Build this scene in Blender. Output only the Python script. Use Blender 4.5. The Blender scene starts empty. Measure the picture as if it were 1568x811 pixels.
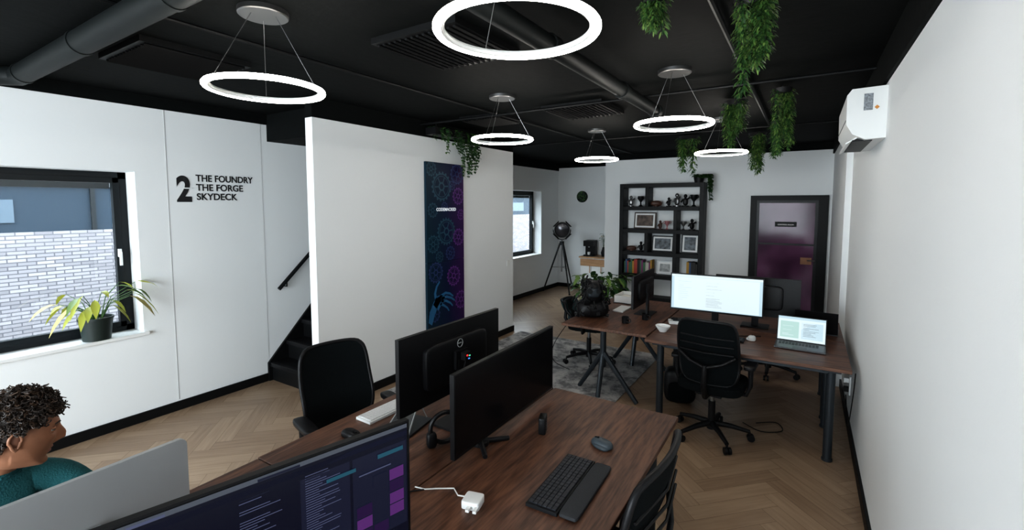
import bpy, bmesh, math, random
from mathutils import Matrix, Vector, Euler
random.seed(7)
R=math.radians
scene=bpy.context.scene
col=scene.collection
# ---------------------------------------------------------------- materials
def nodes(name):
    m=bpy.data.materials.new(name); m.use_nodes=True
    nt=m.node_tree; return m,nt,nt.nodes['Principled BSDF']
def mat(name,c,rough=.5,metal=0,em=None,es=0,bump=0,bscale=60,var=0,spec=None):
    m,nt,p=nodes(name)
    p.inputs['Base Color'].default_value=(*c,1)
    p.inputs['Roughness'].default_value=rough
    p.inputs['Metallic'].default_value=metal
    if spec is not None: p.inputs['Specular IOR Level'].default_value=spec
    if em: 
        p.inputs['Emission Color'].default_value=(*em,1); p.inputs['Emission Strength'].default_value=es
    if bump or var:
        tc=nt.nodes.new('ShaderNodeTexCoord'); nz=nt.nodes.new('ShaderNodeTexNoise')
        nz.inputs['Scale'].default_value=bscale; nz.inputs['Detail'].default_value=4
        nt.links.new(tc.outputs['Object'],nz.inputs['Vector'])
        if bump:
            b=nt.nodes.new('ShaderNodeBump'); b.inputs['Strength'].default_value=bump; b.inputs['Distance'].default_value=.01
            nt.links.new(nz.outputs['Fac'],b.inputs['Height']); nt.links.new(b.outputs['Normal'],p.inputs['Normal'])
        if var:
            r=nt.nodes.new('ShaderNodeValToRGB')
            r.color_ramp.elements[0].position=.3; r.color_ramp.elements[1].position=.7
            r.color_ramp.elements[0].color=(*[x*(1-var) for x in c],1)
            r.color_ramp.elements[1].color=(*[min(1,x*(1+var)) for x in c],1)
            nt.links.new(nz.outputs['Fac'],r.inputs['Fac']); nt.links.new(r.outputs['Color'],p.inputs['Base Color'])
    return m
def wood(name,c0,c1,scale,rough=.4):
    m,nt,p=nodes(name)
    tc=nt.nodes.new('ShaderNodeTexCoord'); mp=nt.nodes.new('ShaderNodeMapping'); mp.inputs['Scale'].default_value=scale
    nz=nt.nodes.new('ShaderNodeTexNoise'); nz.inputs['Scale'].default_value=1.6; nz.inputs['Detail'].default_value=8; nz.inputs['Distortion'].default_value=1.6
    n2=nt.nodes.new('ShaderNodeTexNoise'); n2.inputs['Scale'].default_value=9; n2.inputs['Detail'].default_value=6
    r=nt.nodes.new('ShaderNodeValToRGB'); r.color_ramp.elements[0].position=.38; r.color_ramp.elements[1].position=.62
    r.color_ramp.elements[0].color=(*c0,1); r.color_ramp.elements[1].color=(*c1,1)
    mx=nt.nodes.new('ShaderNodeMath'); mx.operation='MULTIPLY_ADD'; mx.inputs[1].default_value=.45
    m2=nt.nodes.new('ShaderNodeMath'); m2.operation='MULTIPLY'; m2.inputs[1].default_value=.55
    nt.links.new(tc.outputs['Object'],mp.inputs['Vector']); nt.links.new(mp.outputs['Vector'],nz.inputs['Vector']); nt.links.new(mp.outputs['Vector'],n2.inputs['Vector'])
    nt.links.new(nz.outputs['Fac'],m2.inputs[0]); nt.links.new(n2.outputs['Fac'],mx.inputs[0]); nt.links.new(m2.outputs[0],mx.inputs[2])
    nt.links.new(mx.outputs[0],r.inputs['Fac']); nt.links.new(r.outputs['Color'],p.inputs['Base Color'])
    p.inputs['Roughness'].default_value=rough
    b=nt.nodes.new('ShaderNodeBump'); b.inputs['Strength'].default_value=.15; b.inputs['Distance'].default_value=.003
    nt.links.new(mx.outputs[0],b.inputs['Height']); nt.links.new(b.outputs['Normal'],p.inputs['Normal'])
    return m
WHITE=mat('white_wall_paint',(.81,.83,.835),.75,bump=.05,bscale=120)
WHITE2=mat('white_gloss',(.78,.79,.78),.35)
CEIL=mat('black_ceiling_paint',(.0050,.0060,.0060),.75,bump=.3,bscale=14,spec=.10)
BLK=mat('black_paint',(.005,.0055,.006),.5,spec=.25)
BLKM=mat('black_metal',(.007,.008,.009),.4,.15,spec=.35)
DUCT=mat('black_duct_metal',(.007,.009,.009),.55,.0,spec=.25)
PLA=mat('black_plastic',(.006,.006,.007),.45,spec=.3)
FAB=mat('black_mesh_fabric',(.006,.008,.009),.9,bump=.5,bscale=400,spec=.1)
FRAME=mat('anthracite_frame',(.007,.010,.012),.4,spec=.3)
GREY=mat('grey_leg_metal',(.030,.037,.044),.4,.4)
DGREY=mat('space_grey_aluminium',(.09,.095,.10),.4,.6)
SILVER=mat('silver_aluminium',(.46,.47,.475),.42,.35)
STEEL=mat('brushed_steel',(.22,.22,.22),.35,.9)
LIGHT=mat('led_ring_light',(1,1,1),.5,em=(1,.945,.87),es=27)
DESK=wood('walnut_desk_wood',(.046,.018,.010),(.170,.078,.045),(9,.9,9),.45)
DESKX=wood('walnut_desk_wood_cross',(.046,.018,.010),(.170,.078,.045),(.9,9,9),.45)
LWOOD=wood('light_wood',(.36,.20,.10),(.5,.31,.17),(1,8,8),.5)
OFF=mat('monitor_glass_off',(.004,.004,.005),.25,spec=.25)
SKIN=mat('skin',(.30,.140,.080),.5,var=.08,bscale=30)
LIP=mat('lips',(.23,.08,.06),.45)
HAIR=mat('dark_curly_hair',(.020,.012,.008),.6)
HAIR2=mat('brown_curl_highlight',(.05,.028,.016),.55)
TEAL=mat('teal_knit',(.006,.085,.095),.85,bump=.6,bscale=160)
TEALD=mat('dark_teal_jacket',(.004,.030,.034),.85)
JEAN=mat('dark_jeans',(.015,.02,.035),.85)
G1=mat('leaf_green',(.065,.15,.035),.5); G2=mat('leaf_dark_green',(.025,.075,.022),.5); G3=mat('leaf_light_green',(.15,.24,.06),.5)
GY=mat('leaf_yellow_green',(.38,.40,.06),.5); GY2=mat('leaf_pale_yellow',(.55,.46,.15),.5)
POT=mat('dark_green_pot',(.012,.022,.020),.5); SOIL=mat('soil',(.02,.012,.008),.9)
def em(name,c,s=1.0): 
    m,nt,p=nodes(name); p.inputs['Base Color'].default_value=(*[x*.1 for x in c],1); p.inputs['Roughness'].default_value=.25; p.inputs['Specular IOR Level'].default_value=.2
    p.inputs['Emission Color'].default_value=(*c,1); p.inputs['Emission Strength'].default_value=s*.70; return m
E_NAVY=em('screen_navy',(.006,.007,.016)); E_NAVY2=em('screen_panel_navy',(.012,.014,.030)); E_LINE=em('screen_text_grey',(.07,.08,.14))
E_MAG=em('screen_magenta',(.085,.026,.13)); E_TEAL=em('screen_teal',(.018,.075,.11)); E_BAR=em('screen_bar',(.07,.08,.10)); E_PUR=em('screen_purple',(.022,.010,.045)); E_GRN=em('screen_green_text',(.03,.12,.08))
E_PAGE=em('screen_page_white',(.64,.75,.79)); E_PGT=em('screen_page_text',(.18,.21,.24)); E_PG2=em('screen_page_bluegrey',(.46,.61,.69)); E_SOFT=em('screen_green_tint',(.42,.60,.57))
def glass():
    m=bpy.data.materials.new('window_glass'); m.use_nodes=True; nt=m.node_tree; nt.nodes.clear()
    o=nt.nodes.new('ShaderNodeOutputMaterial'); t=nt.nodes.new('ShaderNodeBsdfTransparent'); g=nt.nodes.new('ShaderNodeBsdfGlossy')
    g.inputs['Roughness'].default_value=.02; mx=nt.nodes.new('ShaderNodeMixShader'); mx.inputs[0].default_value=.04
    t.inputs['Color'].default_value=(.93,.96,.97,1)
    nt.links.new(t.outputs[0],mx.inputs[1]); nt.links.new(g.outputs[0],mx.inputs[2]); nt.links.new(mx.outputs[0],o.inputs[0]); return m
GLASS=glass()
# ---------------------------------------------------------------- mesh builder
def spw(v,e): return math.copysign(abs(v)**e,v)
class B:
    def __init__(s,M=None): s.v=[];s.f=[];s.m=[];s.mats=[];s.M=M or Matrix()
    def mi(s,m):
        if m not in s.mats: s.mats.append(m)
        return s.mats.index(m)
    def add(s,vs,fs,m,L=None):
        o=len(s.v); M=s.M@L if L is not None else s.M
        s.v+= [tuple(M@Vector(p)) for p in vs]; k=s.mi(m)
        for f in fs: s.f.append(tuple(i+o for i in f)); s.m.append(k)
    def box(s,x0,x1,y0,y1,z0,z1,m,L=None):
        vs=[(x,y,z) for z in(z0,z1) for y in(y0,y1) for x in(x0,x1)]
        s.add(vs,[(0,2,3,1),(4,5,7,6),(0,1,5,4),(2,6,7,3),(0,4,6,2),(1,3,7,5)],m,L)
    def cbox(s,c,sz,m,rot=(0,0,0)):
        L=Matrix.Translation(c)@Euler(rot).to_matrix().to_4x4(); a,b,d=[q/2 for q in sz]
        s.box(-a,a,-b,b,-d,d,m,L)
    def tube(s,pts,r,m,n=8,closed=False,cap=True):
        P=[Vector(p) for p in pts]; N=len(P); rr=r if isinstance(r,(list,tuple)) else [r]*N
        vs=[];fs=[]; up=None
        for i in range(N):
            if closed: d=P[(i+1)%N]-P[i-1]
            else: d=P[min(i+1,N-1)]-P[max(i-1,0)]
            if d.length<1e-9: d=Vector((0,0,1))
            d.normalize()
            if up is None:
                up=Vector((0,0,1)) if abs(d.z)<.9 else Vector((1,0,0))
            a=up-d*up.dot(d)
            if a.length<1e-5: a=d.orthogonal()
            a.normalize(); up=a; b=d.cross(a)
            for k in range(n):
                t=2*math.pi*k/n; vs.append(P[i]+(a*math.cos(t)+b*math.sin(t))*rr[i])
        for i in range(N if closed else N-1):
            j=(i+1)%N
            for k in range(n): fs.append((i*n+k,i*n+(k+1)%n,j*n+(k+1)%n,j*n+k))
        if cap and not closed:
            fs.append(tuple(range(n))[::-1]); fs.append(tuple((N-1)*n+k for k in range(n)))
        s.add(vs,fs,m)
    def cyl(s,p0,p1,r,m,r1=None,n=20): s.tube([p0,p1],[r,r if r1 is None else r1],m,n)
    def sup(s,c,sz,m,e1=1,e2=1,nu=20,nv=12,rot=(0,0,0)):
        L=Matrix.Translation(c)@Euler(rot).to_matrix().to_4x4(); vs=[];fs=[]
        for j in range(nv+1):
            p=-math.pi/2+math.pi*j/nv
            for i in range(nu):
                t=2*math.pi*i/nu
                vs.append((sz[0]/2*spw(math.cos(p),e1)*spw(math.cos(t),e2),sz[1]/2*spw(math.cos(p),e1)*spw(math.sin(t),e2),sz[2]/2*spw(math.sin(p),e1)))
        for j in range(nv):
            for i in range(nu):
                fs.append((j*nu+i,j*nu+(i+1)%nu,(j+1)*nu+(i+1)%nu,(j+1)*nu+i))
        s.add(vs,fs,m,L)
    def lathe(s,prof,c,m,n=28,rot=(0,0,0)):
        L=Matrix.Translation(c)@Euler(rot).to_matrix().to_4x4(); vs=[];fs=[]
        for r,z in prof:
            for i in range(n): t=2*math.pi*i/n; vs.append((r*math.cos(t),r*math.sin(t),z))
        for j in range(len(prof)-1):
            for i in range(n): fs.append((j*n+i,j*n+(i+1)%n,(j+1)*n+(i+1)%n,(j+1)*n+i))
        s.add(vs,fs,m,L)
    def ring(s,c,Rr,r,m,n=64,k=10,rot=(0,0,0)):
        E=Euler(rot).to_matrix(); c=Vector(c)
        s.tube([c+E@Vector((Rr*math.cos(2*math.pi*i/n),Rr*math.sin(2*math.pi*i/n),0)) for i in range(n)],r,m,k,True)
    def leaf(s,p,d,L,W,m,droop=.25):
        p=Vector(p); d=Vector(d).normalized(); sd=d.cross(Vector((0,0,1)))
        if sd.length<.05: sd=Vector((random.uniform(-1,1),random.uniform(-1,1),0))
        sd.normalize(); up=sd.cross(d); vs=[p]; fs=[]
        for t,w in [(.25,.6),(.5,1),(.78,.65)]:
            c=p+d*L*t-Vector((0,0,1))*droop*L*t*t
            vs+= [c+sd*W*w/2+up*W*.12,c,c-sd*W*w/2+up*W*.12]
        vs.append(p+d*L-Vector((0,0,1))*droop*L)
        fs=[(0,2,1),(0,3,2)]
        for i in range(2):
            a=1+3*i; fs+= [(a,a+1,a+4,a+3),(a+1,a+2,a+5,a+4)]
        fs+= [(7,8,10),(8,9,10)]
        s.add(vs,fs,m)
    def obj(s,name,parent=None,smooth=True,bevel=0,angle=35):
        me=bpy.data.meshes.new(name); me.from_pydata(s.v,[],s.f)
        for m in s.mats: me.materials.append(m)
        me.polygons.foreach_set('material_index',s.m)
        if smooth:
            me.polygons.foreach_set('use_smooth',[True]*len(s.f))
            me.set_sharp_from_angle(angle=R(angle))
        me.update(); o=bpy.data.objects.new(name,me); col.objects.link(o)
        if parent: o.parent=parent
        if bevel:
            md=o.modifiers.new('bevel','BEVEL'); md.width=bevel; md.segments=2; md.limit_method='ANGLE'; md.angle_limit=R(50)
        return o
def empty(name,loc=(0,0,0)):
    e=bpy.data.objects.new(name,None); e.location=loc; e.empty_display_size=.1; col.objects.link(e); return e
def TR(x,y,z=0,rz=0): return Matrix.Translation((x,y,z))@Matrix.Rotation(R(rz),4,'Z')
def text(body,loc,rot,m,parent,width=None,height=None,size=.1,bold=0,name='lettering',ext=.001,align='LEFT'):
    cu=bpy.data.curves.new(name,'FONT'); cu.body=body; cu.size=size; cu.extrude=ext; cu.offset=bold; cu.align_x=align
    o=bpy.data.objects.new(name,cu); col.objects.link(o); o.rotation_euler=rot; o.location=loc; cu.materials.append(m)
    bpy.context.view_layer.update()
    d=o.dimensions; sx=width/d.x if width else 1; sy=height/d.y if height else sx
    if not width: sx=sy
    o.scale=(sx,sy,1)
    if parent: o.parent=parent
    return o
# ---------------------------------------------------------------- constants
XL,XR,YB,YBA,YF,HC=-4.92,.386,8.64,9.8,-2.6,2.88
XP=-3.72
# ---------------------------------------------------------------- floor (herringbone)
def plank_mat():
    m,nt,p=nodes('herringbone_oak')
    uv=nt.nodes.new('ShaderNodeUVMap'); uv.uv_map='UVMap'
    mp=nt.nodes.new('ShaderNodeMapping'); mp.inputs['Scale'].default_value=(3,40,1)
    nz=nt.nodes.new('ShaderNodeTexNoise'); nz.inputs['Scale'].default_value=1; nz.inputs['Detail'].default_value=6
    at=nt.nodes.new('ShaderNodeAttribute'); at.attribute_name='tone'
    ad=nt.nodes.new('ShaderNodeMath'); ad.operation='MULTIPLY_ADD'; ad.inputs[1].default_value=.32
    r=nt.nodes.new('ShaderNodeValToRGB'); r.color_ramp.elements[0].position=.2; r.color_ramp.elements[1].position=.95
    r.color_ramp.elements[0].color=(.23,.148,.094,1); r.color_ramp.elements[1].color=(.43,.31,.208,1)
    nt.links.new(uv.outputs[0],mp.inputs[0]); nt.links.new(mp.outputs[0],nz.inputs['Vector'])
    ml=nt.nodes.new('ShaderNodeMath'); ml.operation='MULTIPLY'; ml.inputs[1].default_value=.8
    nt.links.new(nz.outputs['Fac'],ml.inputs[0]); nt.links.new(at.outputs['Fac'],ad.inputs[0]); nt.links.new(ml.outputs[0],ad.inputs[2])
    nt.links.new(ad.outputs[0],r.inputs['Fac']); nt.links.new(r.outputs['Color'],p.inputs['Base Color'])
    p.inputs['Roughness'].default_value=.38
    return m
def build_floor():
    bm=bmesh.new(); uvl=bm.loops.layers.uv.new('UVMap'); tl=bm.faces.layers.float.new('tone_tmp')
    L,W,g=.60,.12,.0009; c45=math.cos(R(45))
    def q(x0,x1,y0,y1,vert):
        cx,cy=(x0+x1)/2,(y0+y1)/2; X=(cx-cy)*c45; Y=(cx+cy)*c45
        if not(XL-.8<X-2.2<XR+.8+0 and YF-.8<Y<YBA+.8): return
        u0=random.uniform(0,50); v0=random.uniform(0,50)
        pts=[(x0+g,y0+g),(x1-g,y0+g),(x1-g,y1-g),(x0+g,y1-g)]
        f=bm.faces.new([bm.verts.new(((a-b)*c45-2.2,(a+b)*c45,0)) for a,b in pts])
        f[tl]=random.random()
        for lp,(a,b) in zip(f.loops,pts):
            lp[uvl].uv=(u0+(b if vert else a),v0+(a if vert else b))
    for i in range(-25,26):
        for k in range(-140,160):
            ox=i*L+k*W; oy=-i*L+k*W
            q(ox,ox+L,oy,oy+W,False); q(ox+L,ox+L+W,oy+W-L,oy+W,True)
    for co,no in (((XL-.1,0,0),(-1,0,0)),((XR+.1,0,0),(1,0,0)),((0,YF-.1,0),(0,-1,0)),((0,YBA+.1,0),(0,1,0))):
        bmesh.ops.bisect_plane(bm,geom=bm.verts[:]+bm.edges[:]+bm.faces[:],plane_co=co,plane_no=no,clear_outer=True)
    f=bm.faces.new([bm.verts.new(p) for p in((XL-.1,YF-.1,-.002),(XR+.1,YF-.1,-.002),(XR+.1,YBA+.1,-.002),(XL-.1,YBA+.1,-.002))]); f.material_index=1
    vs=bmesh.ops.create_cube(bm,size=1)['verts']
    for v in vs: v.co=(v.co.x*(XR-XL+.6)+(XR+XL)/2,v.co.y*(YBA-YF+.6)+(YBA+YF)/2,v.co.z*.15-.08)
    for f in bm.faces:
        if all(v in vs for v in f.verts): f.material_index=1
    tones=[f[tl] for f in bm.faces]
    me=bpy.data.meshes.new('floor'); bm.to_mesh(me); bm.free()
    a=me.attributes.new('tone','FLOAT','FACE'); a.data.foreach_set('value',tones)
    if 'tone_tmp' in me.attributes: me.attributes.remove(me.attributes['tone_tmp'])
    me.materials.append(plank_mat()); me.materials.append(mat('floor_joint',(.12,.08,.05),.8))
    o=bpy.data.objects.new('floor',me); col.objects.link(o)
build_floor()
# ---------------------------------------------------------------- shell
def wallX(name,x0,x1,y0,y1,holes):
    b=B(); y=y0
    for (a,c,z0,z1) in sorted(holes):
        b.box(x0,x1,y,a,0,HC,WHITE); b.box(x0,x1,a,c,0,z0,WHITE); b.box(x0,x1,a,c,z1,HC,WHITE); y=c
    b.box(x0,x1,y,y1,0,HC,WHITE); return b.obj(name,smooth=False)
W1=(-.3,1.668,.797,2.21); W2=(7.3,8.97,.84,2.21)
wallX('wall_left',XL-.30,XL,YF-.3,YBA+.3,[W1,W2])
b=B(); b.box(XR,XR+.2,YF,YBA,0,HC,WHITE); b.box(XR-.055,XR,5.9,YB,0,HC,WHITE); b.obj('wall_right',smooth=False)
b=B(); b.box(-3.32,XR,YB,YBA+.3,0,HC,WHITE); b.box(XL,-3.32,YBA,YBA+.3,0,HC,WHITE); b.obj('wall_back',smooth=False)
b=B(); b.box(XL,-4.6,YF-.2,YF,0,HC,WHITE); b.box(.1,XR,YF-.2,YF,0,HC,WHITE); b.box(-4.6,.1,YF-.2,YF,0,.35,WHITE); b.box(-4.6,.1,YF-.2,YF,2.6,HC,WHITE); b.obj('wall_front',smooth=False)
b=B(); b.box(XL-.3,XR+.2,YF-.3,YBA+.3,HC,HC+.15,CEIL); b.obj('ceiling',smooth=False)
b=B(); b.box(XP-.1,XP,2.57,5.90,0,2.70,WHITE); b.obj('wall_partition',smooth=False)
b=B(); b.box(XL,XP-.1,5.8,5.90,0,2.70,WHITE); b.obj('wall_stair_end',smooth=False)
b=B(); b.box(XL,XL+.012,YF,2.85,2.775,HC,CEIL); b.box(XL,XL+.012,5.95,YBA,2.70,HC,CEIL); b.obj('trim_1',smooth=False)
b=B(); b.box(XR-.02,XR,YF,5.9,2.665,HC,CEIL); b.box(XR-.075,XR-.055,5.9,YB,2.70,HC,CEIL); b.obj('trim_2',smooth=False)
b=B(); b.box(-3.33,XR-.06,YB-.015,YB,2.765,HC,CEIL); b.box(XL,-3.33,YBA-.015,YBA,2.765,HC,CEIL); b.obj('trim_3',smooth=False)
b=B(); b.box(XP-.1,XP-.004,2.57,5.9,2.70,HC,CEIL); b.box(XL,XP-.1,2.85,5.9,2.60,HC,CEIL); b.box(XL,XP-.1,5.8,5.9,2.7,HC,CEIL); b.obj('ceiling_beam',smooth=False)
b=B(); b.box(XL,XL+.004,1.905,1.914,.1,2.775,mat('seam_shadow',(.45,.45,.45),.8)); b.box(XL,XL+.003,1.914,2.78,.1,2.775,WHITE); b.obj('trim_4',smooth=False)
bb=.085
b=B(); b.box(XL,XL+.018,YF,2.76,0,bb,BLK); b.box(XL,XL+.018,5.92,YBA,0,bb,BLK); b.obj('baseboard_left',bevel=.002)
b=B(); b.box(XR-.018,XR,YF,5.9,0,bb,BLK); b.box(XR-.073,XR-.055,5.88,YB,0,bb,BLK); b.obj('baseboard_right',bevel=.002)
b=B(); b.box(-3.32,-.85,YB-.018,YB,0,bb,BLK); b.box(XL+.02,-3.32,YBA-.018,YBA,0,bb,BLK); b.obj('baseboard_back',bevel=.002)
b=B(); b.box(XP,XP+.018,2.56,5.91,0,bb,BLK); b.box(XP-.1,XP+.018,2.552,2.57,0,bb,BLK); b.obj('baseboard_partition',bevel=.002)
# windows
def window(name,hole,x,mull):
    y0,y1,z0,z1=hole; b=B(); t=.06; d0,d1=x-.035,x+.035
    b.box(d0,d1,y0,y1,z0,z0+t,FRAME); b.box(d0,d1,y0,y1,z1-t,z1,FRAME); b.box(d0,d1,y0,y0+t,z0,z1,FRAME); b.box(d0,d1,y1-t,y1,z0,z1,FRAME)
    ys=[y0+t]+mull+[y1-t]
    for m in mull: b.box(d0,d1,m-.04,m+.04,z0,z1,FRAME)
    for i in range(len(ys)-1):   # sashes
        a,c=ys[i]+(.0 if i==0 else .04),ys[i+1]-(.0 if i==len(ys)-2 else .04); e0,e1=x+.0,x+.055; s=.045; Z0,Z1=z0+t-.01,z1-t+.01
        b.box(e0,e1,a,c,Z0,Z0+s,FRAME); b.box(e0,e1,a,c,Z1-s,Z1,FRAME); b.box(e0,e1,a,a+s,Z0,Z1,FRAME); b.box(e0,e1,c-s,c,Z0,Z1,FRAME)
        b.box(x+.01,x+.016,a+s,c-s,Z0+s,Z1-s,GLASS)
        b.box(x-.03,x-.01,a+s,c-s,Z1-s-.05,Z1-s,DGREY)
    b.cbox((x+.07,ys[-1]-.025,(z0+z1)/2),(.02,.025,.07),WHITE2); b.cbox((x+.09,ys[-1]-.025,(z0+z1)/2-.05),(.015,.02,.12),WHITE2)
    return b.obj(name,bevel=.002)
window('window_1',W1,XL-.235,[.55]); window('window_2',W2,XL-.235,[])
b=B(); b.box(XL-.2,XL+.035,-.34,1.70,.775,.803,WHITE2); b.obj('trim_5',bevel=.003)
b=B(); b.box(XL-.2,XL+.02,7.26,9.0,.82,.845,WHITE2); b.obj('trim_6',bevel=.003)
b=B()
for x in(-4.6,-3.05,-1.5,.04): b.box(x,x+.06,YF-.12,YF-.06,.35,2.6,FRAME)
for z in(.35,2.54): b.box(-4.6,.1,YF-.12,YF-.06,z,z+.06,FRAME)
b.box(-4.6,.1,YF-.095,YF-.09,.38,2.56,GLASS); b.obj('added_front_glazing')  # unseen glazing, added behind the camera to let sky light in
# outside
def brick():
    m,nt,p=nodes('pale_brick'); tc=nt.nodes.new('ShaderNodeTexCoord'); sp=nt.nodes.new('ShaderNodeSeparateXYZ'); cb=nt.nodes.new('ShaderNodeCombineXYZ'); br=nt.nodes.new('ShaderNodeTexBrick')
    nt.links.new(tc.outputs['Object'],sp.inputs[0]); nt.links.new(sp.outputs['Y'],cb.inputs['X']); nt.links.new(sp.outputs['Z'],cb.inputs['Y']); nt.links.new(cb.outputs[0],br.inputs['Vector'])
    br.inputs['Scale'].default_value=1; br.inputs['Brick Width'].default_value=.21; br.inputs['Row Height'].default_value=.058; br.inputs['Mortar Size'].default_value=.008
    br.inputs['Color1'].default_value=(.29,.275,.285,1); br.inputs['Color2'].default_value=(.18,.17,.18,1); br.inputs['Mortar'].default_value=(.10,.095,.105,1)
    nt.links.new(br.outputs['Color'],p.inputs['Base Color']); p.inputs['Roughness'].default_value=.9; return m
b=B(); X=-10.1
b.box(X-.4,X,-12,22,-.5,1.50,brick()); b.box(X-.4,X-.05,-12,22,1.50,2.22,mat('office_band_glass',(.020,.034,.050),.5,spec=.2))
b.box(X-.4,X+.02,-12,22,2.22,3.9,mat('grey_cladding',(.12,.125,.13),.7))
CG=mat('cladding_groove',(.07,.07,.075),.8); PW=mat('pale_pane_reflection',(.07,.10,.13),.5)  # pane boxes coloured paler to paint reflections in the window band
for i in range(9): b.box(X+.02,X+.03,-12,22,2.3+i*.17,2.33+i*.17,CG)
for y in range(-11,22,3): b.box(X-.05,X-.02,y,y+.9,1.65,2.0,PW); b.box(X-.05,X-.0,y+1.8,y+1.86,1.5,2.22,FRAME)
b.obj('neighbouring_building',smooth=False)
b=B(); b.box(-30,XL-.5,-20,30,-.55,-.5,mat('street_paving',(.18,.18,.18),.9)); b.obj('ground',smooth=False)
# stairs
b=B(); r,run=.2,.192; n=13
for i in range(12):
    b.box(XL+.03,XP-.13,2.80+i*run,2.80+n*run,i*r,(i+1)*r,BLK)
    b.box(XL+.03,XP-.13,2.775+i*run,2.80+i*run+.02,(i+1)*r-.04,(i+1)*r+.004,PLA)
for x0,x1 in((XL+.004,XL+.03),(XP-.13,XP-.104)):
    vs=[]; 
    for x in(x0,x1): vs+=[(x,2.76,0),(x,3.0,0),(x,5.3,2.4),(x,5.06,2.58),(x,2.76,.2)]
    b.add(vs,[(0,1,2,3,4),(9,8,7,6,5),(0,5,6,1),(1,6,7,2),(2,7,8,3),(3,8,9,4),(4,9,5,0)],BLK)
b.obj('staircase',smooth=False)
b=B(); b.tube([(XL+.065,2.885,1.0),(XL+.065,4.5,2.5)],.021,BLKM,12)
for y in(2.98,3.7,4.3): z=1.0+(y-2.885)*1.5/1.615; b.tube([(XL,y,z-.07),(XL+.06,y,z-.07),(XL+.065,y,z)],.008,BLKM,8)
b.obj('stair_handrail')
# ---------------------------------------------------------------- ceiling services
b=B(); b.cyl((-4.5,.94,2.81),(-1.9,.94,2.81),.064,DUCT,n=28)
for x in(-4.5,-3.4,-2.3): b.cyl((x,.94,2.81),(x+.04,.94,2.81),.069,DUCT,n=28)
b.tube([(-4.46,.94,2.81),(-4.62,.94,2.81),(-4.72,.86,2.81),(-4.75,.7,2.81),(-4.75,-1.5,2.81)],.064,DUCT,20)
b.obj('ventilation_duct')
b=B(); b.cyl((-1.2,YF,2.78),(-1.2,4.4,2.78),.052,DUCT,n=24)
for y in(1.1,2.25,3.4,4.3): b.cyl((-1.2,y,2.78),(-1.2,y+.07,2.78),.062,DUCT,n=24)
b.obj('ceiling_pipe')
b=B()
for y,z in((3.95,2.83),(6.2,2.83)): b.tube([(XL+.02,y,z),(XR-.03,y,z)],.012,BLK,8)
b.tube([(-2.75,YF,2.86),(-2.75,YB,2.86)],.011,BLK,8); b.tube([(-.40,YF,2.85),(-.40,YB,2.85)],.016,BLK,8)
b.obj('ceiling_conduits')
def grille(x,y,s=.31,rot=0):
    b=B(TR(x,y,0,rot)); z=2.845; b.box(-s,s,-s,s,z,HC,BLK)
    for i in range(14): t=-s+.03+i*(2*s-.06)/13; b.cbox((t,0,z-.006),(.018,2*s-.06,.012),BLK,(0,.6,0))
    b.obj('ceiling_vent_grille')
grille(-1.84,2.19); grille(-1.91,4.34); grille(-3.5,1.45); grille(-3.0,4.3,.25)
# ring lights
for x in(-.83,-2.30):
    for y in(1.34,3.47,5.66):
        b=B(); zz=2.50
        b.ring((x,y,zz),.262,.0135,LIGHT,n=72,k=10); b.ring((x,y,zz+.004),.248,.0115,WHITE2,n=72,k=8)
        b.lathe([(0,2.852),(.11,2.852),(.115,2.857),(.115,2.88)],(x,y,0),STEEL,n=36)
        for a in(30,150,270): b.tube([(x+.06*math.cos(R(a)),y+.06*math.sin(R(a)),2.855),(x+.255*math.cos(R(a)),y+.255*math.sin(R(a)),zz)],.0016,STEEL,5)
        b.obj('ring_pendant_light')
# ---------------------------------------------------------------- desks
def desk(x0,x1,y0,y1,style='round',m=DESK):
    b=B(); b.box(x0,x1,y0,y1,.714,.74,m); i=.12
    if style=='round':
        for x in(x0+i,x1-i):
            for y in(y0+.09,y1-.09): b.cyl((x,y,.0),(x,y,.712),.030,GREY,n=20); b.cyl((x,y,.0),(x,y,.02),.036,GREY,n=20); b.cbox((x,y,.70),(.12,.12,.012),GREY)
        for y in(y0+.09,y1-.09): b.box(x0+i,x1-i,y-.02,y+.02,.672,.71,GREY)
    else:
        xc=(x0+x1)/2-.06
        for y in(y0+.2,y1-.3):
            b.cyl((xc,y,.30),(xc,y,.71),.03,GREY,n=16); b.tube([(xc,y,.45),(xc+.36,y-.03,.007)],[.028,.022],GREY,10); b.tube([(xc,y,.45),(xc-.02,y-.08,.007)],[.028,.024],GREY,10)
            b.tube([(xc,y,.45),(xc-.3,y+.1,.007)],[.028,.022],GREY,10)
            b.box(x0+.06,x1-.06,y-.025,y+.025,.68,.712,GREY)
    return b.obj('office_desk',bevel=.003)
desk(-1.338,-.56,1.136,2.63); desk(-2.14,-1.346,1.136,2.63); desk(-1.338,-.56,-.5,1.13); desk(-2.13,-1.346,-.5,1.13)
desk(-2.04,-1.18,4.15,5.72,'A'); desk(-1.165,.325,4.03,4.83,m=DESKX); desk(-1.165,.325,4.84,5.64,m=DESKX)
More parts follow.
